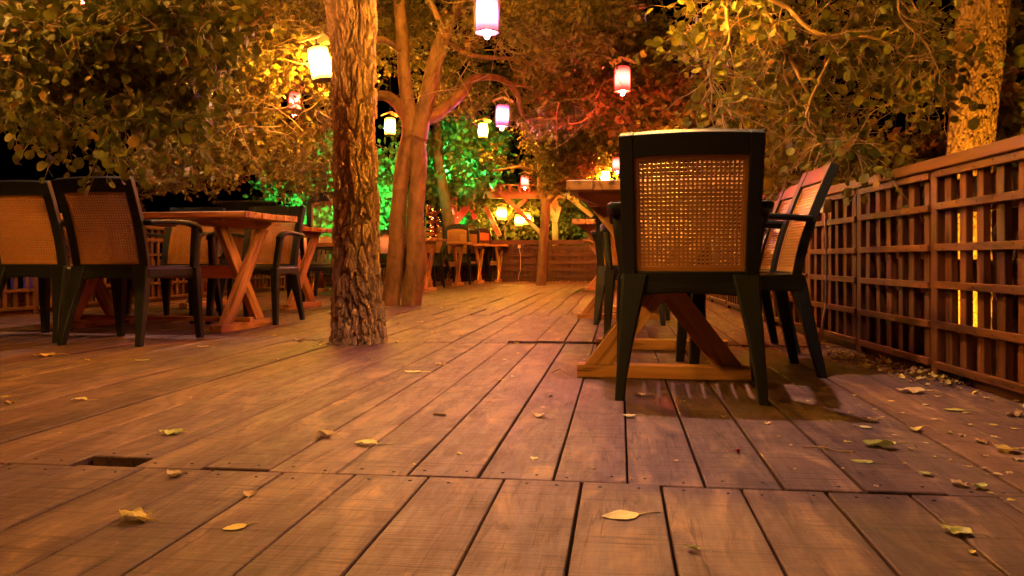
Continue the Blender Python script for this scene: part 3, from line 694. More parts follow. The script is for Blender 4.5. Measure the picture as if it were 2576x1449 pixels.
flood(T4b + Vector((-.36,-.85,-.2)), T4b + Vector((0,-.1,.45)), 'gold', 330, 'yellow floodlight at the foot of the tree behind the right fence', 95)
flood(U(880, 640, 12.2), U(870, 430, 14.4), 'green', 1900, 'green floodlight below the hedge at the back left', 84)
flood(U(1112, 425, 15.75), U(1170, 380, 17.4), 'green', 1600, 'green floodlight fixed high on the dark ivy trunk', 120)
flood(U(1600, 625, 18.6), U(1520, 580, 20), 'green', 90, 'green floodlight at the far right corner', 100)
flood(W(-4.4, 6.2, .05) + Vector((-.5,0,0)), U(250, 330, 7.0), 'blue', 5, 'blue floodlight behind the left fence', 110)

# ------------------------------------------------------------------ trees
rt = random.Random(11)
def smooth_path(pts, n=5):
    out = []; P = [Vector(p) for p in pts]; m = len(P)
    for i in range(m-1):
        p0, p1, p2, p3 = P[max(i-1,0)], P[i], P[i+1], P[min(i+2,m-1)]
        for k in range(n):
            t = k/n; out.append(.5*((2*p1) + (p2-p0)*t + (2*p0-5*p1+4*p2-p3)*t*t + (3*p1-p0-3*p2+p3)*t**3))
    out.append(P[-1]); return out
def smooth_r(rs, n=5):
    out = []
    for i in range(len(rs)-1):
        for k in range(n): out.append(rs[i] + (rs[i+1]-rs[i])*k/n)
    return out + [rs[-1]]
class Crown:
    def __init__(s, leaf, big=False, seed=1): s.L = MB(); s.T = MB(); s.leaf = leaf; s.big = big; s.r = random.Random(seed)
    def one(s, p, dirv, ln, wd=None):
        r = s.r; d = dirv.normalized(); w = Vector((r.gauss(0,1), r.gauss(0,1), r.gauss(0,1))); w -= d*w.dot(d); w.normalize(); up = d.cross(w); W_ = (wd or .42)*ln; fo = r.uniform(.05,.35)
        if s.big:
            cv = r.uniform(-.3,.3); prof = [(0,.0),(.12,.42),(.35,.88),(.6,1.0),(.82,.78),(.96,.34)]
            mid = [p + d*(ln*t) + up*(cv*ln*t*t) for t in (0,.25,.5,.75,1.0)]
            vs = list(mid); Lf = []; Rt = []
            for t, q in prof[1:]:
                c = p + d*(ln*t) + up*(cv*ln*t*t); Lf.append(c + w*(W_*q) + up*(fo*W_*q)); Rt.append(c - w*(W_*q) + up*(fo*W_*q*r.uniform(.3,1)))
            vs += Lf + Rt
            fs = [(0,1,6,5),(1,2,7,6),(2,3,8,7),(3,4,9,8),(0,10,11,1),(1,11,12,2),(2,12,13,3),(3,13,14,4)]
            s.L.add(vs, fs)
        else:
            m = p + d*ln*.5; t = p + d*ln - up*ln*r.uniform(-.15,.15)
            s.L.add([p, m + w*W_ + up*fo*W_, t, m - w*W_ + up*fo*W_], [(0,1,2,3)] if r.random() < .0 else [(0,1,2),(0,2,3)])
    def spray(s, p, dirv, ln, n, size, droop=.5, tr=.0022):
        r = s.r; pts = [Vector(p)]; d = Vector(dirv).normalized(); k = 4
        for i in range(k):
            d = (d + Vector((r.gauss(0,.22), r.gauss(0,.22), r.gauss(0,.2)-droop*.22))).normalized(); pts.append(pts[-1] + d*ln/k)
        s.T.tube(pts, [tr, tr*.85, tr*.7, tr*.55, tr*.35], 3, False)
        for i in range(n):
            t = (i+.6)/n*k; a = int(min(t, k-1e-6)); q = pts[a].lerp(pts[a+1], t-a); ax = (pts[a+1]-pts[a]).normalized()
            side = Vector((r.gauss(0,1), r.gauss(0,1), r.gauss(0,.7))); side -= ax*side.dot(ax)
            if side.length < 1e-3: continue
            ld = ax*r.uniform(.2,.8) + side.normalized() + Vector((0,0,-droop*.55))
            sz = size*r.choice((.45,.7,.9,1.0,1.15,1.3))*r.uniform(.85,1.1); q2 = q + ld.normalized()*sz*.25
            s.one(q2, ld, sz)
    def clear(s, p, size):
        x, y, d = proj(p)
        for lx, ly, ld, lr in LP:
            if d < ld + .15 and abs(x-lx) < lr*1.25+30 and abs(y-ly+lr*.3) < lr*2.1+26: return False
        return True
    def fill(s, poly, d0, d1, n, ln, nl, size, droop=.5, gap=.0, gscale=1.0, tr=.002, seed=0.0):
        r = s.r; xs = [p[0] for p in poly]; ys = [p[1] for p in poly]; c = 0; tries = 0
        while c < n and tries < n*12:
            tries += 1; x = r.uniform(min(xs), max(xs)); y = r.uniform(min(ys), max(ys)); ins = False; j = len(poly)-1
            for i in range(len(poly)):
                if (poly[i][1] > y) != (poly[j][1] > y) and x < (poly[j][0]-poly[i][0])*(y-poly[i][1])/(poly[j][1]-poly[i][1]) + poly[i][0]: ins = not ins
                j = i
            if not ins: continue
            d = d0 + (d1-d0)*r.random()
            p = U(x, y, d)
            if noise.noise(p*gscale + Vector((seed, seed, 0))) < gap + r.uniform(-.12,.12): continue
            if not s.clear(p, size): continue
            s.spray(p, (r.gauss(0,1), r.gauss(0,1), r.gauss(0,.6)), ln*r.uniform(.6,1.3), nl, size, droop, tr); c += 1
    def along(s, path, n, ln, nl, size, droop=.6, t0=.1):
        r = s.r; P = smooth_path(path)
        for i in range(n):
            t = (t0 + (1-t0)*r.random())*(len(P)-1.001); a = int(t); q = P[a].lerp(P[a+1], t-a); ax = (P[a+1]-P[a]).normalized()
            s.spray(q, ax*.6 + Vector((r.gauss(0,1), r.gauss(0,1), r.gauss(0,.8))), ln*r.uniform(.5,1.3), nl, size, droop)
    def build(s, root, mtwig='twig', name='crown'):
        o = s.L.build(name, M[s.leaf], root)
        if s.T.v: s.T.build('twigs', M[mtwig], root, True)
        return o
def rel(root, obj): pass
def limb(b, pts, rs, seg=10, wob=.12, seed=0.0): b.tube(smooth_path(pts), smooth_r(rs), seg, True, wob, seed)

def plated(ax, wd, base, seg, dz, zfine, fa, fz, depth, fl, seed=0.0):
    P = smooth_path(ax, 30); Rr = smooth_r(wd, 30); b = MB(); vs = []; fs = []
    cum = [0]
    for i in range(1, len(P)): cum.append(cum[-1] + (P[i]-P[i-1]).length)
    levels = []; z = 0
    while z < cum[-1]:
        levels.append(z); z += dz if z < zfine else .05
    j = 0; sv = Vector((seed, seed*2, 0))
    for s_ in levels:
        while j < len(cum)-2 and cum[j+1] < s_: j += 1
        t = (s_-cum[j])/max(1e-6, cum[j+1]-cum[j]); c = P[j].lerp(P[j+1], t); rad = Rr[j] + (Rr[j+1]-Rr[j])*t
        for k in range(seg):
            a = 2*math.pi*k/seg; dv_ = Vector((math.cos(a), math.sin(a), 0))
            q = Vector((dv_.x*rad*fa, dv_.y*rad*fa, s_*fz)) + sv; wq = noise.noise_vector(q*.5)*1.0 + noise.noise_vector(q*1.6)*.38 + noise.noise_vector(q*5)*.12
            dd, pp = noise.voronoi(q + wq); e = dd[1]-dd[0]; g_ = min(1, max(0, (e-.05)/.12)); g_ = g_*g_*(3-2*g_)
            q2 = Vector((dv_.x*rad*fa*1.7, dv_.y*rad*fa*1.7, s_*fz*2.6)) + sv*3; d2, p2 = noise.voronoi(q2 + noise.noise_vector(q2)*.6); e2 = min(1, max(0, (d2[1]-d2[0]-.02)/.10))
            h = depth*(-.62 + .95*g_*(.72+.28*e2)) + depth*.34*noise.noise(pp[0]*3.7) + depth*.16*noise.noise(p2[0]*2.9) + .003*noise.noise(q*3.1) + .0015*noise.noise(q*9) + .010*noise.noise(Vector((dv_.x*2, dv_.y*2, s_*2.5+seed)))
            low = max(0, 1 - s_/.35); h += fl*low*low*.02*noise.noise(Vector((dv_.x*2.2, dv_.y*2.2, 3)))
            vs.append(c - base + dv_*(rad+h))
    n = len(levels)
    for i in range(n-1):
        for k in range(seg): k2 = (k+1) % seg; fs.append((i*seg+k, i*seg+k2, (i+1)*seg+k2, (i+1)*seg+k))
    b.add(vs, fs); return b
# --- pine trunk in front
def pine():
    d = 4.62; px = [(882,0,62.5),(888,100,55),(890,200,52),(893,400,49),(897,560,53),(897,680,58),(898,760,60),(899,810,62),(900,850,66),(900,861,70)]
    base = G(900, 861); r = thing('pine_tree', 'stout tree trunk with deeply plated bark growing through the deck at left centre', 'tree', base)
    ax = [U(x, y, d) for x, y, w in px][::-1]; wd = [w*d/F for x, y, w in px][::-1]
    ax = [Vector((ax[0].x, ax[0].y, -.06))] + ax[1:]; top = ax[-1]
    ax += [top + Vector((-.10,.05,.8)), top + Vector((-.12,.12,2.0)), top + Vector((-.1,.15,3.6))]; wd += [.125,.10,.05]
    b = plated(ax, wd, base, 270, .0056, 2.1, 21, 5.6, .028, 1.0); b.build('trunk', M['pinebark'], r, False)
    cr = Crown('leaf_small', False, 3)
    bb = MB(); tp = ax[-1]
    for k in range(14):
        a = rt.uniform(0, 6.28); z0_ = rt.uniform(2.9, 5.0); s0 = Vector((ax[-2].x, ax[-2].y, z0_)); L_ = rt.uniform(.9, 1.7)
        e_ = s0 + Vector((math.cos(a)*L_, math.sin(a)*L_, rt.uniform(.2,.7))); bb.tube([s0-base, (s0+e_)/2-base+Vector((0,0,.1)), e_-base], [.03,.02,.008], 6)
        for i in range(20):
            q = s0.lerp(e_, rt.uniform(.3,1.05)); cr.spray(q-base, (rt.gauss(0,1), rt.gauss(0,1), rt.gauss(0,.5)), .35, 9, .06)
    bb.build('branches', M['pinebark'], r, True); cr.build(r)
pine()
def offset_build(b, name, m, root, smooth=True):
    o = b.build(name, m, root, smooth); o.location = -root.location; return o
def crown_build(cr, root):
    o = cr.build(root); 
    for ch in root.children: pass
    o.location = -root.location
    tw = [c for c in C.objects if c.parent == root and c.name.startswith('twigs')]
    for t in tw: t.location = -root.location
# --- twin trunk
def twin():
    d = 8.3; base = G(1012, 768); r = thing('twin_trunk_tree', 'smooth-barked tree with two fused trunks and forking limbs in the middle', 'tree', base)
    b = MB(); u = lambda x, y, k=0.0: U(x, y, d+k); w = lambda q: q*d/F
    limb(b, [u(974,778), u(984,740), u(996,640), u(1002,540), u(1009,450), u(1020,390), u(1036,335)], [w(27),w(21),w(20),w(19),w(19),w(20),w(23)], 26, .20, 1)
    limb(b, [u(1033,778), u(1037,740), u(1046,650), u(1045,560), u(1051,450), u(1052,390), u(1045,335)], [w(26),w(23),w(23),w(22),w(20),w(22),w(23)], 26, .22, 2)
    limb(b, [u(1036,350), u(1030,290), u(1018,200), u(1012,100), u(1003,-10), u(985,-200,.2), u(960,-420,.3)], [w(26),w(19),w(17),w(15),w(14),w(9),w(4)], 16, .12, 3)
    limb(b, [u(1046,350), u(1062,290), u(1082,210), u(1100,130), u(1130,60), u(1165,-10), u(1210,-200), u(1240,-420)], [w(28),w(22),w(20),w(18),w(15),w(14),w(8),w(4)], 16, .12, 4)
    limb(b, [u(1062,300), u(1098,288,.1), u(1160,237,.3), u(1188,199,.5), u(1256,197,.8), u(1301,237,1.0), u(1318,293,1.2), u(1374,327,1.4)], [w(18),w(16),w(13),w(11),w(9),w(8),w(6),w(3)], 12, .15, 5)
    limb(b, [u(1030,310), u(1000,262,.1), u(960,240,.2), u(900,262,.2), u(835,285,.1), u(760,282,-.2), u(690,278,-.5), u(600,300,-.8), u(540,330,-1.0)], [w(18),w(15),w(13),w(11),w(9),w(8),w(7),w(5),w(2)], 12, .15, 6)
    limb(b, [u(880,270,.2), u(790,330,.0), u(700,345,-.3), u(620,400,-.4), u(520,430,-.5), u(420,470,-.6), u(360,500,-.6)], [w(9),w(8),w(7),w(6),w(5),w(4),w(2)], 10, .15, 7)
    limb(b, [u(1012,130), u(960,100,-.3), u(880,115,-.6), u(780,130,-.9), u(690,120,-1.2), u(600,150,-1.5)], [w(9),w(8),w(7),w(5),w(4),w(2)], 8, .15, 8)
    limb(b, [u(1085,200), u(1120,110,-.3), u(1100,40,-.5), u(1060,-30,-.6)], [w(10),w(8),w(7),w(6)], 8, .15, 9)
    limb(b, [u(1120,100), u(1190,140,.2), u(1300,150,.5), u(1420,185,.9), u(1500,165,1.1), u(1600,190,1.2)], [w(8),w(6),w(5),w(5),w(4),w(2)], 8, .15, 10)
    limb(b, [u(1003,0), u(900,-60,-.6), u(760,-20,-1.3), u(640,60,-1.8), u(560,150,-2.0)], [w(9),w(7),w(6),w(4),w(2)], 8, .15, 12)
    offset_build(b, 'trunk', M['smoothbark'], r)
    cr = Crown('leaf_small', False, 21)
    cr.fill([(470,-25),(845,-25),(845,430),(780,475),(690,430),(600,440),(500,455),(400,470),(330,430),(400,330),(480,250),(520,120)], 5.9, 8.4, 2300, .22, 8, .048, .5, -.12, 1.3)
    cr.fill([(930,-25),(1640,-25),(1700,200),(1500,290),(1420,330),(1330,330),(1240,260),(1130,290),(1090,230),(1000,250),(930,240)], 8.6, 11.5, 2300, .26, 8, .058, .5, -.10, 1.0)
    cr.fill([(1080,-25),(1560,-25),(1540,120),(1380,170),(1200,160),(1080,110)], 6.6, 8.4, 420, .24, 8, .048, .5, .0, 1.4)
    cr.fill([(450,-25),(1640,-25),(1500,-330),(600,-330)], 6.2, 10.5, 700, .26, 8, .055, .5, -.1, 1.0)
    # bare twigs
    for k in range(150):
        x, y = rt.uniform(480, 840), rt.uniform(60, 340); p = U(x, y, rt.uniform(5.8, 7.4)); q = [p]; dd = Vector((rt.gauss(0,1), rt.gauss(0,.6), rt.gauss(-.2,.5))).normalized()
        for i in range(5): dd = (dd + Vector((rt.gauss(0,.3), rt.gauss(0,.3), rt.gauss(-.08,.25)))).normalized(); q.append(q[-1] + dd*rt.uniform(.07,.14))
        if cr.clear(p, .05): cr.T.tube(smooth_path(q, 2), [.0055*(1-i/13) for i in range(11)], 5, False)
    for k in range(70):
        x, y = rt.uniform(1090, 1560), rt.uniform(-10, 300); p = U(x, y, rt.uniform(7.2, 9.5)); q = [p]; dd = Vector((rt.gauss(0,1), rt.gauss(0,.6), rt.gauss(-.2,.5))).normalized()
        for i in range(5): dd = (dd + Vector((rt.gauss(0,.3), rt.gauss(0,.3), rt.gauss(-.08,.25)))).normalized(); q.append(q[-1] + dd*rt.uniform(.09,.18))
        if cr.clear(p, .05): cr.T.tube(smooth_path(q, 2), [.006*(1-i/13) for i in range(11)], 5, False)
    crown_build(cr, r)
twin()
# --- thin far tree
def thin():
    d = 14.5; base = G(1364, 718); r = thing('slender_tree', 'thin leaning tree standing on the deck before the far fence', 'tree', base); b = MB(); u = lambda x, y, k=0.0: U(x, y, d+k); w = lambda q: q*d/F
    limb(b, [u(1361,722), u(1362,690), u(1367,610), u(1371,550), u(1374,500)], [w(14),w(12),w(11.5),w(12),w(13)], 14, .1, 21)
    limb(b, [u(1372,510), u(1360,470), u(1358,420), u(1362,360), u(1366,300), u(1360,230)], [w(11),w(8),w(7),w(6),w(5),w(2)], 10, .12, 22)
    limb(b, [u(1378,505), u(1400,482,-.1), u(1432,455,-.2), u(1460,440,-.3), u(1500,420,-.4)], [w(11),w(9),w(7),w(6),w(3)], 10, .12, 23)
    limb(b, [u(1366,440), u(1310,420,-.2), u(1240,430,-.3)], [w(5),w(4),w(2)], 8, .12, 24)
    offset_build(b, 'trunk', M['smoothbark'], r)
    cr = Crown('leaf_small', False, 31)
    cr.fill([(1215,350),(1260,320),(1420,250),(1560,300),(1580,440),(1440,480),(1390,470),(1330,435),(1260,410),(1230,400)], 13.3, 15.6, 1200, .3, 8, .075, .4, -.10, .9)
    crown_build(cr, r)
thin()
# --- big trunk behind right fence
def right_tree():
    d = 4.65; base = Vector((T4b.x, T4b.y, -.32)); r = thing('floodlit_tree', 'big rough trunk behind the right fence lit yellow from below', 'tree', base); b = MB(); u = lambda x, y, k=0.0: U(x, y, d+k); w = lambda q: q*d/F
    plated([Vector((T4b.x,T4b.y,-.33)), u(2430,860), u(2434,700), u(2432,500), u(2440,380), u(2456,200), u(2474,0), u(2490,-250), u(2500,-600)], [w(62),w(57),w(54),w(52),w(53),w(55),w(58),w(55),w(30)], base, 150, .009, 2.4, 34, 9, .010, 0, 7.0).build('trunk', M['roughbark'], r, False)
    b = MB(); S = lambda pts, k: [u(x, y, k - i*.05) for i, (x, y) in enumerate(pts)]
    br = [([(2470,-130),(2200,-160),(1989,-60),(1889,5),(1940,51),(1972,111),(2004,180),(2041,250),(2083,320)], 9),
          ([(1925,40),(1930,69),(1953,134),(1990,231),(2032,301),(2055,347)], 6),
          ([(1960,-60),(1835,0),(1835,102),(1796,157),(1791,222),(1852,305)], 5),
          ([(1940,-40),(1986,23),(2046,79),(2125,97),(2190,93),(2264,134),(2315,171)], 6),
          ([(2040,250),(2055,347),(2115,361),(2171,384)], 4),
          ([(2300,-160),(2260,20),(2330,110),(2370,200)], 5)]
    cr = Crown('leaf_big', True, 41)
    for i, (pts, w0) in enumerate(br):
        P = S(pts, -.35 - .12*i); k0 = Vector((T4b.x+.08, T4b.y, 2.35 + .12*i)); Q = [k0, k0.lerp(P[0], .6) + Vector((0,0,.12))] + P
        b.tube(smooth_path(Q), smooth_r([w(w0*(1.15-.9*j/(len(Q)-1))) for j in range(len(Q))]), 7, True, .1, i)
        cr.along(P, 26 if i else 30, .32, 6, .042, .7, .3)
        for k in range(13):
            t = rt.random()*(len(P)-1.01); a = int(t); q = P[a].lerp(P[a+1], t-a); qq = [q]; dd = Vector((rt.gauss(0,1), rt.gauss(0,.6), rt.gauss(-.5,.5))).normalized()
            for _ in range(5): dd = (dd + Vector((rt.gauss(0,.35), rt.gauss(0,.35), rt.gauss(-.1,.25)))).normalized(); qq.append(qq[-1] + dd*.06)
            cr.T.tube(smooth_path(qq, 2), [.0042*(1-j/13) for j in range(11)], 5, False)
    offset_build(b, 'branches', M['twig'], r)
    cr.fill([(1690,-25),(2560,-25),(2500,-280),(1800,-240)], 3.9, 5.6, 260, .28, 6, .046, .7, -.1, 2.0)
    cr.fill([(1690,-20),(2420,-20),(2400,180),(2330,290),(2250,250),(2150,330),(2080,390),(1990,330),(1850,300),(1760,150)], 3.9, 5.8, 640, .28, 6, .043, .7, .02, 2.0)
    crown_build(cr, r)
right_tree()
# --- broad leaved tree at the left edge (trunk outside the frame)
def left_tree():
    base = Vector((-3.3, 2.2, -.05)); r = thing('broadleaf_tree', 'tree with large round leaves hanging into the top left corner', 'tree', base); b = MB()
    limb(b, [base, base + Vector((.03,.02,1.2)), base + Vector((.0,.1,2.4)), base + Vector((.1,.1,3.6))], [.16,.13,.11,.04], 16, .12, 51)
    w = lambda q: q*3/F
    br = [([(-500,-150),(-100,-150),(150,-90),(300,-40),(298,120),(292,260),(268,330),(262,345)], 3.05),
          ([(-100,-150),(200,-120),(305,190),(360,260),(420,290),(450,310)], 2.95),
          ([(-120,40),(120,65),(240,72),(310,40),(380,-10)], 2.8),
          ([(380,-40),(430,60),(450,180),(500,260)], 3.3), ([(20,-60),(60,120),(70,220),(130,330)], 3.2),
          ([(200,-60),(190,120),(170,200),(90,290)], 3.4), ([(420,-60),(530,30),(560,110)], 3.5)]
    cr = Crown('leaf_big', True, 61)
    for i, (pts, d) in enumerate(br):
        P = [U(x, y, d) for x, y in pts]; Q = [base + Vector((.03,.1,2.45)), (base + Vector((0,.1,2.5))).lerp(P[0], .6) + Vector((0,0,.15))] + P
        b.tube(smooth_path(Q), smooth_r([w(6*(1.3-1.0*j/(len(Q)-1))) for j in range(len(Q))]), 7, True, .1, i)
        cr.along(P, 60, .20, 8, .035, .9, .15)
    offset_build(b, 'trunk', M['smoothbark'], r)
    cr.fill([(-300,-30),(560,-30),(420,-260),(-350,-300)], 2.9, 3.8, 200, .22, 7, .045, .7, -.1, 2.0)
    cr.fill([(-40,-30),(500,-30),(560,40),(535,160),(500,220),(430,260),(340,275),(250,320),(130,325),(-40,260)], 2.7, 3.8, 950, .19, 8, .034, .9, .05, 2.4)
    crown_build(cr, r)
left_tree()
# --- more trees and shrubs
def bush(name, label, cat, poly, d0, d1, n, size, leaf, ln=.3, nl=8, gap=-.1, gs=1.0, seed=1, trunk=None, big=False, droop=.4):
    bx = sum(p[0] for p in poly)/len(poly); q = U(bx, 652, (d0+d1)/2); q.z = -.3; r = thing(name, label, cat, q)
    b = MB()
    if trunk: 
        for pts, rs in trunk: limb(b, pts, rs, 12, .12, seed)
    else:
        for k in range(3): limb(b, [q + Vector((rt.uniform(-.15,.15), rt.uniform(-.15,.15), 0)), q + Vector((rt.uniform(-.3,.3), rt.uniform(-.2,.2), .8)), q + Vector((rt.uniform(-.6,.6), rt.uniform(-.3,.3), 1.7))], [.035,.025,.01], 7, .1, k)
    offset_build(b, 'trunk', M['darkbark'], r)
    cr = Crown(leaf, big, seed); cr.fill(poly, d0, d1, n, ln, nl, size, droop, gap, gs, seed=seed); crown_build(cr, r)
bush('shrub', 'leafy shrub behind the right fence above the two fence chairs', 'shrub', [(1940,300),(2100,330),(2240,370),(2330,330),(2330,470),(2120,500),(1940,500)], 6.2, 8.0, 420, .085, 'leaf_small', .28, 7, -.1, 1.2, 71)
bush('shrub', 'dark shrub to the right of the floodlit trunk', 'shrub', [(2500,20),(2640,0),(2640,420),(2500,380)], 5.4, 6.6, 200, .085, 'leaf_big', .26, 6, -.1, 1.4, 72, big=True)
u_ = lambda x, y, d: U(x, y, d)
bush('dense_tree', 'brownish tree crown behind the red lantern and the large chair', 'tree', [(1460,60),(1900,20),(2000,250),(1960,400),(1820,420),(1700,400),(1560,330),(1470,260)], 8.6, 11.0, 900, .075, 'leaf_small', .3, 8, -.05, 1.0, 73,
     trunk=[([u_(1780,700,10.8), u_(1790,480,10.6), u_(1770,330,10.4), u_(1700,220,10)], [.12,.1,.08,.03]), ([u_(1770,330,10.4), u_(1600,260,10), u_(1500,240,9.5)], [.05,.04,.015])])
bush('ivy_hedge', 'hedge with small leaves glowing green behind the pine trunk', 'hedge', [(690,400),(800,330),(900,300),(1010,300),(1020,640),(900,660),(760,640),(650,600),(640,520)], 13.6, 15.4, 1700, .10, 'leaf_ivy', .3, 8, -.12, .9, 74)
bush('ivy_tree', 'dark leaning trunk wrapped in green-lit ivy behind the twin tree', 'tree', [(1075,330),(1180,290),(1260,330),(1255,430),(1210,460),(1190,520),(1120,480),(1080,520)], 15.4, 17.4, 700, .11, 'leaf_ivy', .34, 8, -.10, .8, 75,
     trunk=[([u_(1142,640,15.3), u_(1133,580,15.3), u_(1120,510,15.3), u_(1106,430,15.4), u_(1098,340,15.6), u_(1110,250,16)], [.13,.115,.105,.10,.09,.05])])
bush('vine', 'yellow-green vine climbing over the pergola above the far fence', 'vine', [(1180,480),(1260,470),(1350,500),(1350,640),(1290,640),(1240,630),(1150,625),(1165,560)], 18.2, 19.4, 430, .12, 'leaf_vine', .4, 7, -.02, 1.0, 76)
bush('shrub', 'dim shrub at the far end right of the thin tree', 'shrub', [(1400,480),(1500,470),(1560,520),(1560,640),(1400,640)], 18.0, 19.5, 420, .13, 'leaf_ivy', .4, 7, -.1, .8, 77)
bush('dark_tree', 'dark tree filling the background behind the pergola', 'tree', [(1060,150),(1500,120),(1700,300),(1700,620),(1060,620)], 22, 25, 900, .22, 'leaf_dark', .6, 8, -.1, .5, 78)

# --- pergola at the back
def pergola():
    d = 17.9; base = U(1270, 652, d); base.z = -.3; r = thing('pergola', 'timber pergola with diagonal braces behind the far fence', 'pergola', base); T = M['raw']
    def pt(name, a, b_, w, t): c = MB(); c.beam(a, b_, w, t, (0,0,1) if abs((Vector(b_)-Vector(a)).normalized().z) < .9 else (0,1,0), .005); o = c.build(name, T, r); o.location = -base
    for x, k in ((1142,0),(1397,0),(1290,2.2),(1190,2.2)):
        q = U(x, 652, d+k); pt('post', Vector((q.x,q.y,-.3)), Vector((q.x,q.y,1.98)), .13, .13)
    pt('beam', U(1085,490,d), U(1460,490,d), .09, .16); pt('beam', U(1085,488,d+2.2), U(1460,488,d+2.2), .09, .16)
    for i, x in enumerate(range(1090, 1460, 24)):
        a = U(x, 474, d-.4); pt('rafter', a, Vector((a.x, a.y+3.0, a.z+.02)), .06, .12)
    for i in range(6):
        a = U(1085, 466-i*.5, d-.3+i*.5); b_ = U(1465, 466-i*.5, d-.3+i*.5); pt('lath', a, b_, .07, .03)
    for a, b_ in (((1194,503),(1139,572)), ((1240,466),(1372,598)), ((1222,520),(1257,594)), ((1176,490),(1196,552)), ((1325,500),(1296,525)), ((1150,545),(1170,520)), ((1395,545),(1375,500)), ((1397,560),(1408,520)), ((1400,470),(1490,545))):
        pt('brace', U(*a, d-.12), U(*b_, d-.12), .10, .09)
pergola()
# --- shed beyond the right fence
def shed():
    q = U(2330, 652, 8.2); q.z = -.3; r = thing('garden_shed', 'dark timber shed behind the right fence below the leaves', 'shed', q)
    x = Vector((1,0,0)); c = MB()
    for i in range(16): c.box((-.9+i*.125, 0, .85), (.118, .02, 1.7), None, .003)
    c.build('wall', M['shed'], r); c = MB(); c.beam((-1.2,-.1,1.72), (1.4,-.1,2.0), .05, .16); c.build('fascia', M['raw'], r)
    c = MB(); c.beam((-1.25,.5,1.80), (1.45,.5,2.08), 1.3, .04); c.build('roof', M['shed'], r)
    c = MB(); c.box((-.05,1.05,.85), (1.95,2.0,1.69), None, 0); c.build('body', M['shed'], r)
    r.rotation_euler = (0,0,R(-25))
shed()

# ------------------------------------------------------------------ fallen leaves
def leaf_mesh(seed, curl, cross, crumple, stem=.6, wid=.40, teeth=.03):
    r = random.Random(seed); b = MB(); nu, nv = 8, 12
    sd = r.uniform(0, 50); vs = []; fs = []
    for j in range(nv+1):
        t = j/nv; w = wid*(math.sin(math.pi*min(1, t*1.02+.01))**.75)*(1.08-.35*t)
        for i in range(nu+1):
            s_ = -1+2*i/nu; x = s_*w*(1 + (teeth*math.sin(j*5.1+seed) if abs(s_) > .9 else 0)); y = t-.5
            a = cross*s_*w; xx = math.sin(a)/cross if abs(cross) > .05 else x
            z = (1-math.cos(a))/max(.05, abs(cross))*(1 if cross > 0 else -1) if abs(cross) > .05 else 0
            c = curl*(t-.5); yy = math.sin(c)/curl if abs(curl) > .05 else y; z += (1-math.cos(c))/curl if abs(curl) > .05 else 0
            nv3 = Vector((x*3+sd, y*3, 1)); z += crumple*noise.noise(nv3*1.2) + crumple*.4*noise.noise(nv3*3) - .02*(abs(s_) < .1)
            vs.append((xx + crumple*.4*noise.noise(nv3*1.6+Vector((9,0,0))), yy, z))
    zm = min(v[2] for v in vs); vs = [(x, y, z-zm+.012) for x, y, z in vs]
    for j in range(nv):
        for i in range(nu): a = j*(nu+1)+i; fs.append((a, a+1, a+nu+2, a+nu+1))
    b.add(vs, fs); q = vs[nu//2]
    b.tube([q, (q[0]+.03, q[1]-stem*.5, q[2]+.02), (q[0]+.10, q[1]-stem, .03)], [.022,.016,.012], 5)
    return b
LV = [(1,.5,.6,.04),(2,1.2,.8,.08),(3,.3,2.4,.05),(4,1.8,1.2,.16),(5,-.6,.5,.06),(6,.9,3.2,.10),(7,.4,-.8,.12),(8,2.2,.5,.10),(9,.25,.35,.03),(10,.8,1.4,.22)]
LM = {}
def leaf_obj(v, m):
    if (v, m) not in LM:
        o = leaf_mesh(*LV[v]).build('fallen_leaf', M[m], None, True); LM[(v, m)] = o.data; C.objects.unlink(o); bpy.data.objects.remove(o)
    o = bpy.data.objects.new('fallen_leaf', LM[(v, m)]); C.objects.link(o); return o
def drop(px, py, size, v, m, label, rz=None, tilt=(0,0), group=None):
    q = G(px, py); d = F*CAMH/(py-HZ); s_ = size*d/F; o = leaf_obj(v, m); o.location = q + Vector((0,0,.0005)); o.rotation_euler = (tilt[0], tilt[1], rt.uniform(0,6.28) if rz is None else rz)
    o.scale = (s_,)*3; tag(o, label, 'leaf', group or 'fallen leaves on the deck'); return o
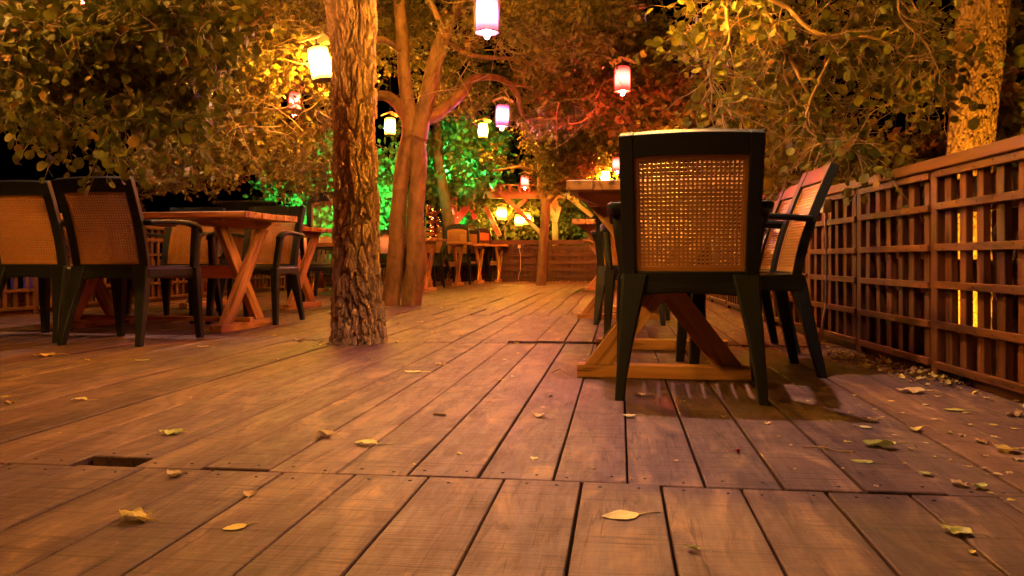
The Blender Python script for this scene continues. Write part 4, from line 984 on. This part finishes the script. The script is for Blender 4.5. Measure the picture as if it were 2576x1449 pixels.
big = [
 (338,1308,100,9,'dry_yellow','large crumpled yellow-brown leaf lying across a plank gap in the left foreground',1.2),
 (590,1330,62,0,'dry_yellow','small yellow leaf with its stem towards the viewer, right of the large crumpled leaf',2.4),
 (1560,1302,100,8,'dry_pale','pale yellow oval leaf with a long stem alone in the central foreground',1.9),
 (630,1245,52,2,'dry_brown','brown-green leaf standing upright at a board end',.3),
 (440,1198,52,3,'dry_tan','curled brown leaf lying beside the small gap in the boards',1.4),
 (430,1092,62,6,'dry_green','green-yellow folded leaf with a stem, above the broken board',1.7),
 (818,1098,66,5,'dry_tan','dry rolled leaf tilting up in the middle left of the deck',.9),
 (920,1118,64,4,'dry_green','pale green flat leaf just right of the dry rolled leaf',1.5),
 (1355,1050,50,7,'dry_tan','tan dry leaf with a stem left of the chair leg',1.5),
 (1582,1049,42,1,'dry_pale','pale leaf lying on a plank gap in front of the large chair',1.4),
 (2210,1126,86,5,'dry_green','long rolled green-yellow leaf on the right of the deck',1.5),
 (2168,1164,56,0,'dry_green','yellow-green leaf with its stem left, under the thin twig',1.3),
 (2405,1340,76,6,'dry_green','green-yellow leaf over a plank gap at the lower right',.9),
 (1742,1383,44,5,'dry_green','small rolled olive leaf in the lower right foreground',1.2),
 (2410,1220,48,9,'dry_tan','crumpled tan leaf near the right edge',.4),
 (2462,1228,46,3,'dry_green','olive leaf with a stem beside the crumpled tan leaf',2.2),
 (2328,1194,40,1,'dry_green','yellow-green curled leaf left of the crumpled tan leaf',.6),
 (112,898,52,6,'dry_yellow','yellow-brown leaf pair with a long stem in front of the left chairs',2.2),
 (198,1007,44,4,'dry_pale','pale curled leaf on the left of the deck',1.6),
 (25,1016,34,9,'dry_brown','brown crumpled leaf at the left edge of the photo',.7),
 (14,1001,34,1,'dry_yellow','yellow leaf at the left edge above the brown crumpled one',1.8),
 (1038,937,44,0,'dry_pale','pale serrated leaf in the middle of the deck',1.5),
 (1106,920,32,9,'dry_tan','small crumpled ball of leaf behind the pale serrated leaf',1.1),
 (755,860,32,3,'dry_tan','tan curled leaf just left of the pine trunk foot',1.5),
 (357,908,42,8,'dry_green','flat pale green leaf in front of the left table',1.5),
 (510,873,34,8,'dry_pale','pale flat leaf below the crossed leg of the left table',1.4),
 (2400,1033,50,8,'dry_green','flat yellow-green leaf near the right fence',1.4),
 (2065,983,46,7,'dry_brown','dark leaf at the foot of the fence chair',1.6),
 (1610,995,34,1,'dry_tan','tan leaf lying just in front of the large chair left leg',1.5),
 (2290,988,70,6,'dry_tan','long olive leaf in front of the litter by the right fence',1.5),
 (2188,1060,44,3,'dry_tan','spiky dry leaf to the right of the chair shadow',1.2),
 (2300,1084,46,7,'dry_yellow','yellow wavy leaf right of the spiky dry leaf',1.4),
 (2468,1115,40,9,'dry_brown','brown crumpled leaf by the right edge',.2),
 (2530,1138,70,3,'dry_yellow','heap of yellow-brown leaves at the right edge',1.0),
 (2550,1048,46,9,'dry_brown','brown leaf ball at the far right edge',1.9),
]
for px, py, sz, v, m, lb, rz in big: drop(px, py, sz, v, m, lb, rz)
small = [(2240,1010,20),(2270,1040,16),(2330,1020,22),(2360,1000,18),(2430,1040,22),(2440,1070,18),(2500,1100,20),(2520,1130,24),(2380,1120,14),(2290,1130,16),(2250,1095,14),(2220,1050,16),(2150,995,16),(2140,1040,14),(2090,1060,12),(2480,1150,22),(2440,1175,16),(2390,1160,14),(2540,1190,24),(2560,1160,28),(2490,1240,18),(2350,1150,14),(2310,1230,14),(2120,1180,12),(1990,1120,12),(1960,1100,14),(1720,1010,12),(1680,1000,12),(2000,1180,10),(220,908,22),(2178,1076,34),(2350,1057,26),(2445,1390,30),(1155,1144,18),(1345,1155,28),(1495,1180,16),(1700,1160,14),(1820,1050,20),(1940,1023,16),(1930,1068,24),(2050,1082,14),(2132,1114,26),(2560,1010,28),(2480,1005,22),
 (1305,890,14),(1260,957,14),(1290,948,14),(1385,998,18),(1365,1025,14),(1300,865,18),(1270,905,14),(1160,843,14),(1090,838,14),(1000,815,14),(1060,810,14),(700,905,12),(690,845,14),(860,865,14),(600,880,10),(790,870,12),(1470,905,12),(1475,812,16),(1395,795,14),(1440,790,14),(1180,772,10),(1110,775,10),(1250,790,12),(1330,755,10),(1400,735,8),(1330,722,9),(1460,735,9),(1420,728,8),(1220,725,8),(960,800,10),(1010,790,10),(2100,1010,16),(2030,1010,18),(2390,1092,20),(2330,1115,16),(2420,1098,24),(2500,1070,26),(2550,1080,20),(2510,1195,24),(2470,1180,20),(2545,1260,26),(2275,1168,14),(2205,1225,18),(1045,1170,12),(480,1000,10),(150,1090,10),(1650,900,14),(1800,880,16),(1840,840,18),(1880,870,16),(1710,905,14),(1760,800,14),(1830,780,12),(2130,930,20),(2200,1030,14),(1590,1205,12),(60,945,10),(530,760,10),(580,775,10),(620,800,9),(1000,860,12),(940,905,12)]
for i, (px, py, sz) in enumerate(small):
    m = ['dry_yellow','dry_yellow','dry_pale','dry_tan'][i % 4]
    drop(px, py, sz, i % len(LV), m, {'dry_yellow': 'small bright yellow leaf scrap lying on the deck boards', 'dry_pale': 'small pale straw coloured leaf scrap lying on the deck boards', 'dry_tan': 'small tan dried leaf scrap lying on the deck boards'}[m], group={'dry_yellow': 'small yellow leaf scraps', 'dry_pale': 'small pale leaf scraps', 'dry_tan': 'small tan leaf scraps'}[m])
def litter():
    b = MB()
    r = random.Random(77)
    def put(q, s_):
        L = leaf_mesh(r.randint(1, 40), r.uniform(.3,2.5), r.uniform(.3,2.6), r.uniform(.05,.25), .3)
        Mt = Matrix.Translation(q) @ Matrix.Rotation(r.uniform(0,6.28), 4, 'Z') @ Matrix.Rotation(r.uniform(-.6,.6), 4, 'X') @ Matrix.Scale(s_, 4)
        b.add([Mt @ Vector(v) for v in L.v], L.f)
    for k in range(300):
        t = r.random(); px = 2085 + t*360; py = 880 + t*78 + abs(r.gauss(0, 15)); q = G(px, py); q.z = r.uniform(0, .014); put(q, r.uniform(.014,.042))
    for k in range(90):
        a = A0.lerp(A1, r.uniform(.12,.95)); put(Vector((a.x - abs(r.gauss(.05,.05)), a.y, .002)), r.uniform(.008,.028))
    for cpt, rad in ((G(900,861), .17), (G(985,768), .16), (G(1036,768), .16), (G(1364,718), .12)):
        for k in range(26):
            a = r.uniform(0, 6.28); d = rad + abs(r.gauss(.015, .03)); put(Vector((cpt.x+math.cos(a)*d, cpt.y+math.sin(a)*d, .001)), r.uniform(.008,.03))
    for k in range(60):
        put(Vector((r.uniform(-2.2, 0), YEND-abs(r.gauss(.1,.15)), .002)), r.uniform(.02,.06))
    o = b.build('leaf_litter', M['litter'], None, True); tag(o, 'brown and yellow leaf litter gathered along the foot of the fence and trunks', 'leaf litter', kind='stuff')
litter()
b = MB(); P = [G(2020,1130), G(2070,1136), G(2110,1141), G(2150,1149)]; P = [p_ + Vector((0,0,.006+.004*(i % 2))) for i, p_ in enumerate(P)]
b.tube(smooth_path(P, 3), [.0022]*5 + [.0016]*5, 6); b.tube([P[1], P[1] + Vector((.03,.04,.006))], [.0015,.0008], 5); b.tube([P[2], P[2] + Vector((.03,-.03,.008))], [.0015,.0008], 5)
tag(b.build('twig', M['twig'], None, True), 'thin forked twig lying on the boards beside the long rolled leaf', 'twig')
b = MB(); b.tube([G(1092,1044)+Vector((0,0,.004)), G(1120,1047)+Vector((0,0,.004))], [.0045,.004], 8)
tag(b.build('stick', M['twig'], None, True), 'short brown stick in the middle of the deck', 'stick')
b = MB(); b.tube([G(1388,940)+Vector((0,0,.004)), G(1410,935)+Vector((0,0,.012)), G(1430,945)+Vector((0,0,.004))], [.002,.002,.0012], 6)
tag(b.build('twig', M['twig'], None, True), 'small curved twig left of the right table foot', 'twig')
b = MB(); q = G(1857,1139); b.lathe([(.0005,0),(.004,.001),(.0058,.005),(.004,.0095),(.0008,.011)], 14, q); b.tube([q+Vector((-.004,0,.006)), q+Vector((-.025,0,.003))], .0008, 5)
tag(b.build('berry', plain('red_berry', (.25,.015,.012), .3), None, True), 'single dark red berry on the boards in front of the large chair', 'berry')

# ------------------------------------------------------------------ world, camera, render
w = bpy.data.worlds.new('World'); bpy.context.scene.world = w; w.use_nodes = True; nt = w.node_tree
sky = nt.nodes.new('ShaderNodeTexSky'); sky.sky_type = 'NISHITA'; sky.sun_disc = False; sky.sun_elevation = R(-6); sky.sun_rotation = R(200)
nt.links.new(sky.outputs[0], nt.nodes['Background'].inputs[0]); nt.nodes['Background'].inputs[1].default_value = .006
cam = bpy.data.cameras.new('camera'); co = bpy.data.objects.new('camera', cam); C.objects.link(co)
co.location = (0,0,CAMH); co.rotation_euler = (R(90), 0, YAW); cam.sensor_width = 36; cam.lens = 36*F/2576; cam.shift_y = -(724.5-HZ)/2576; cam.clip_start = .05; cam.clip_end = 400
sc = bpy.context.scene; sc.camera = co
sc.view_settings.view_transform = 'Standard'; sc.view_settings.look = 'None'; sc.view_settings.exposure = 1.0; sc.view_settings.gamma = 1
sc.render.engine = 'CYCLES'
cy = sc.cycles; cy.use_denoising = True; cy.max_bounces = 6; cy.diffuse_bounces = 3; cy.glossy_bounces = 3; cy.transmission_bounces = 3; cy.sample_clamp_indirect = 4.0; cy.use_light_tree = True
cy.caustics_reflective = False; cy.caustics_refractive = False
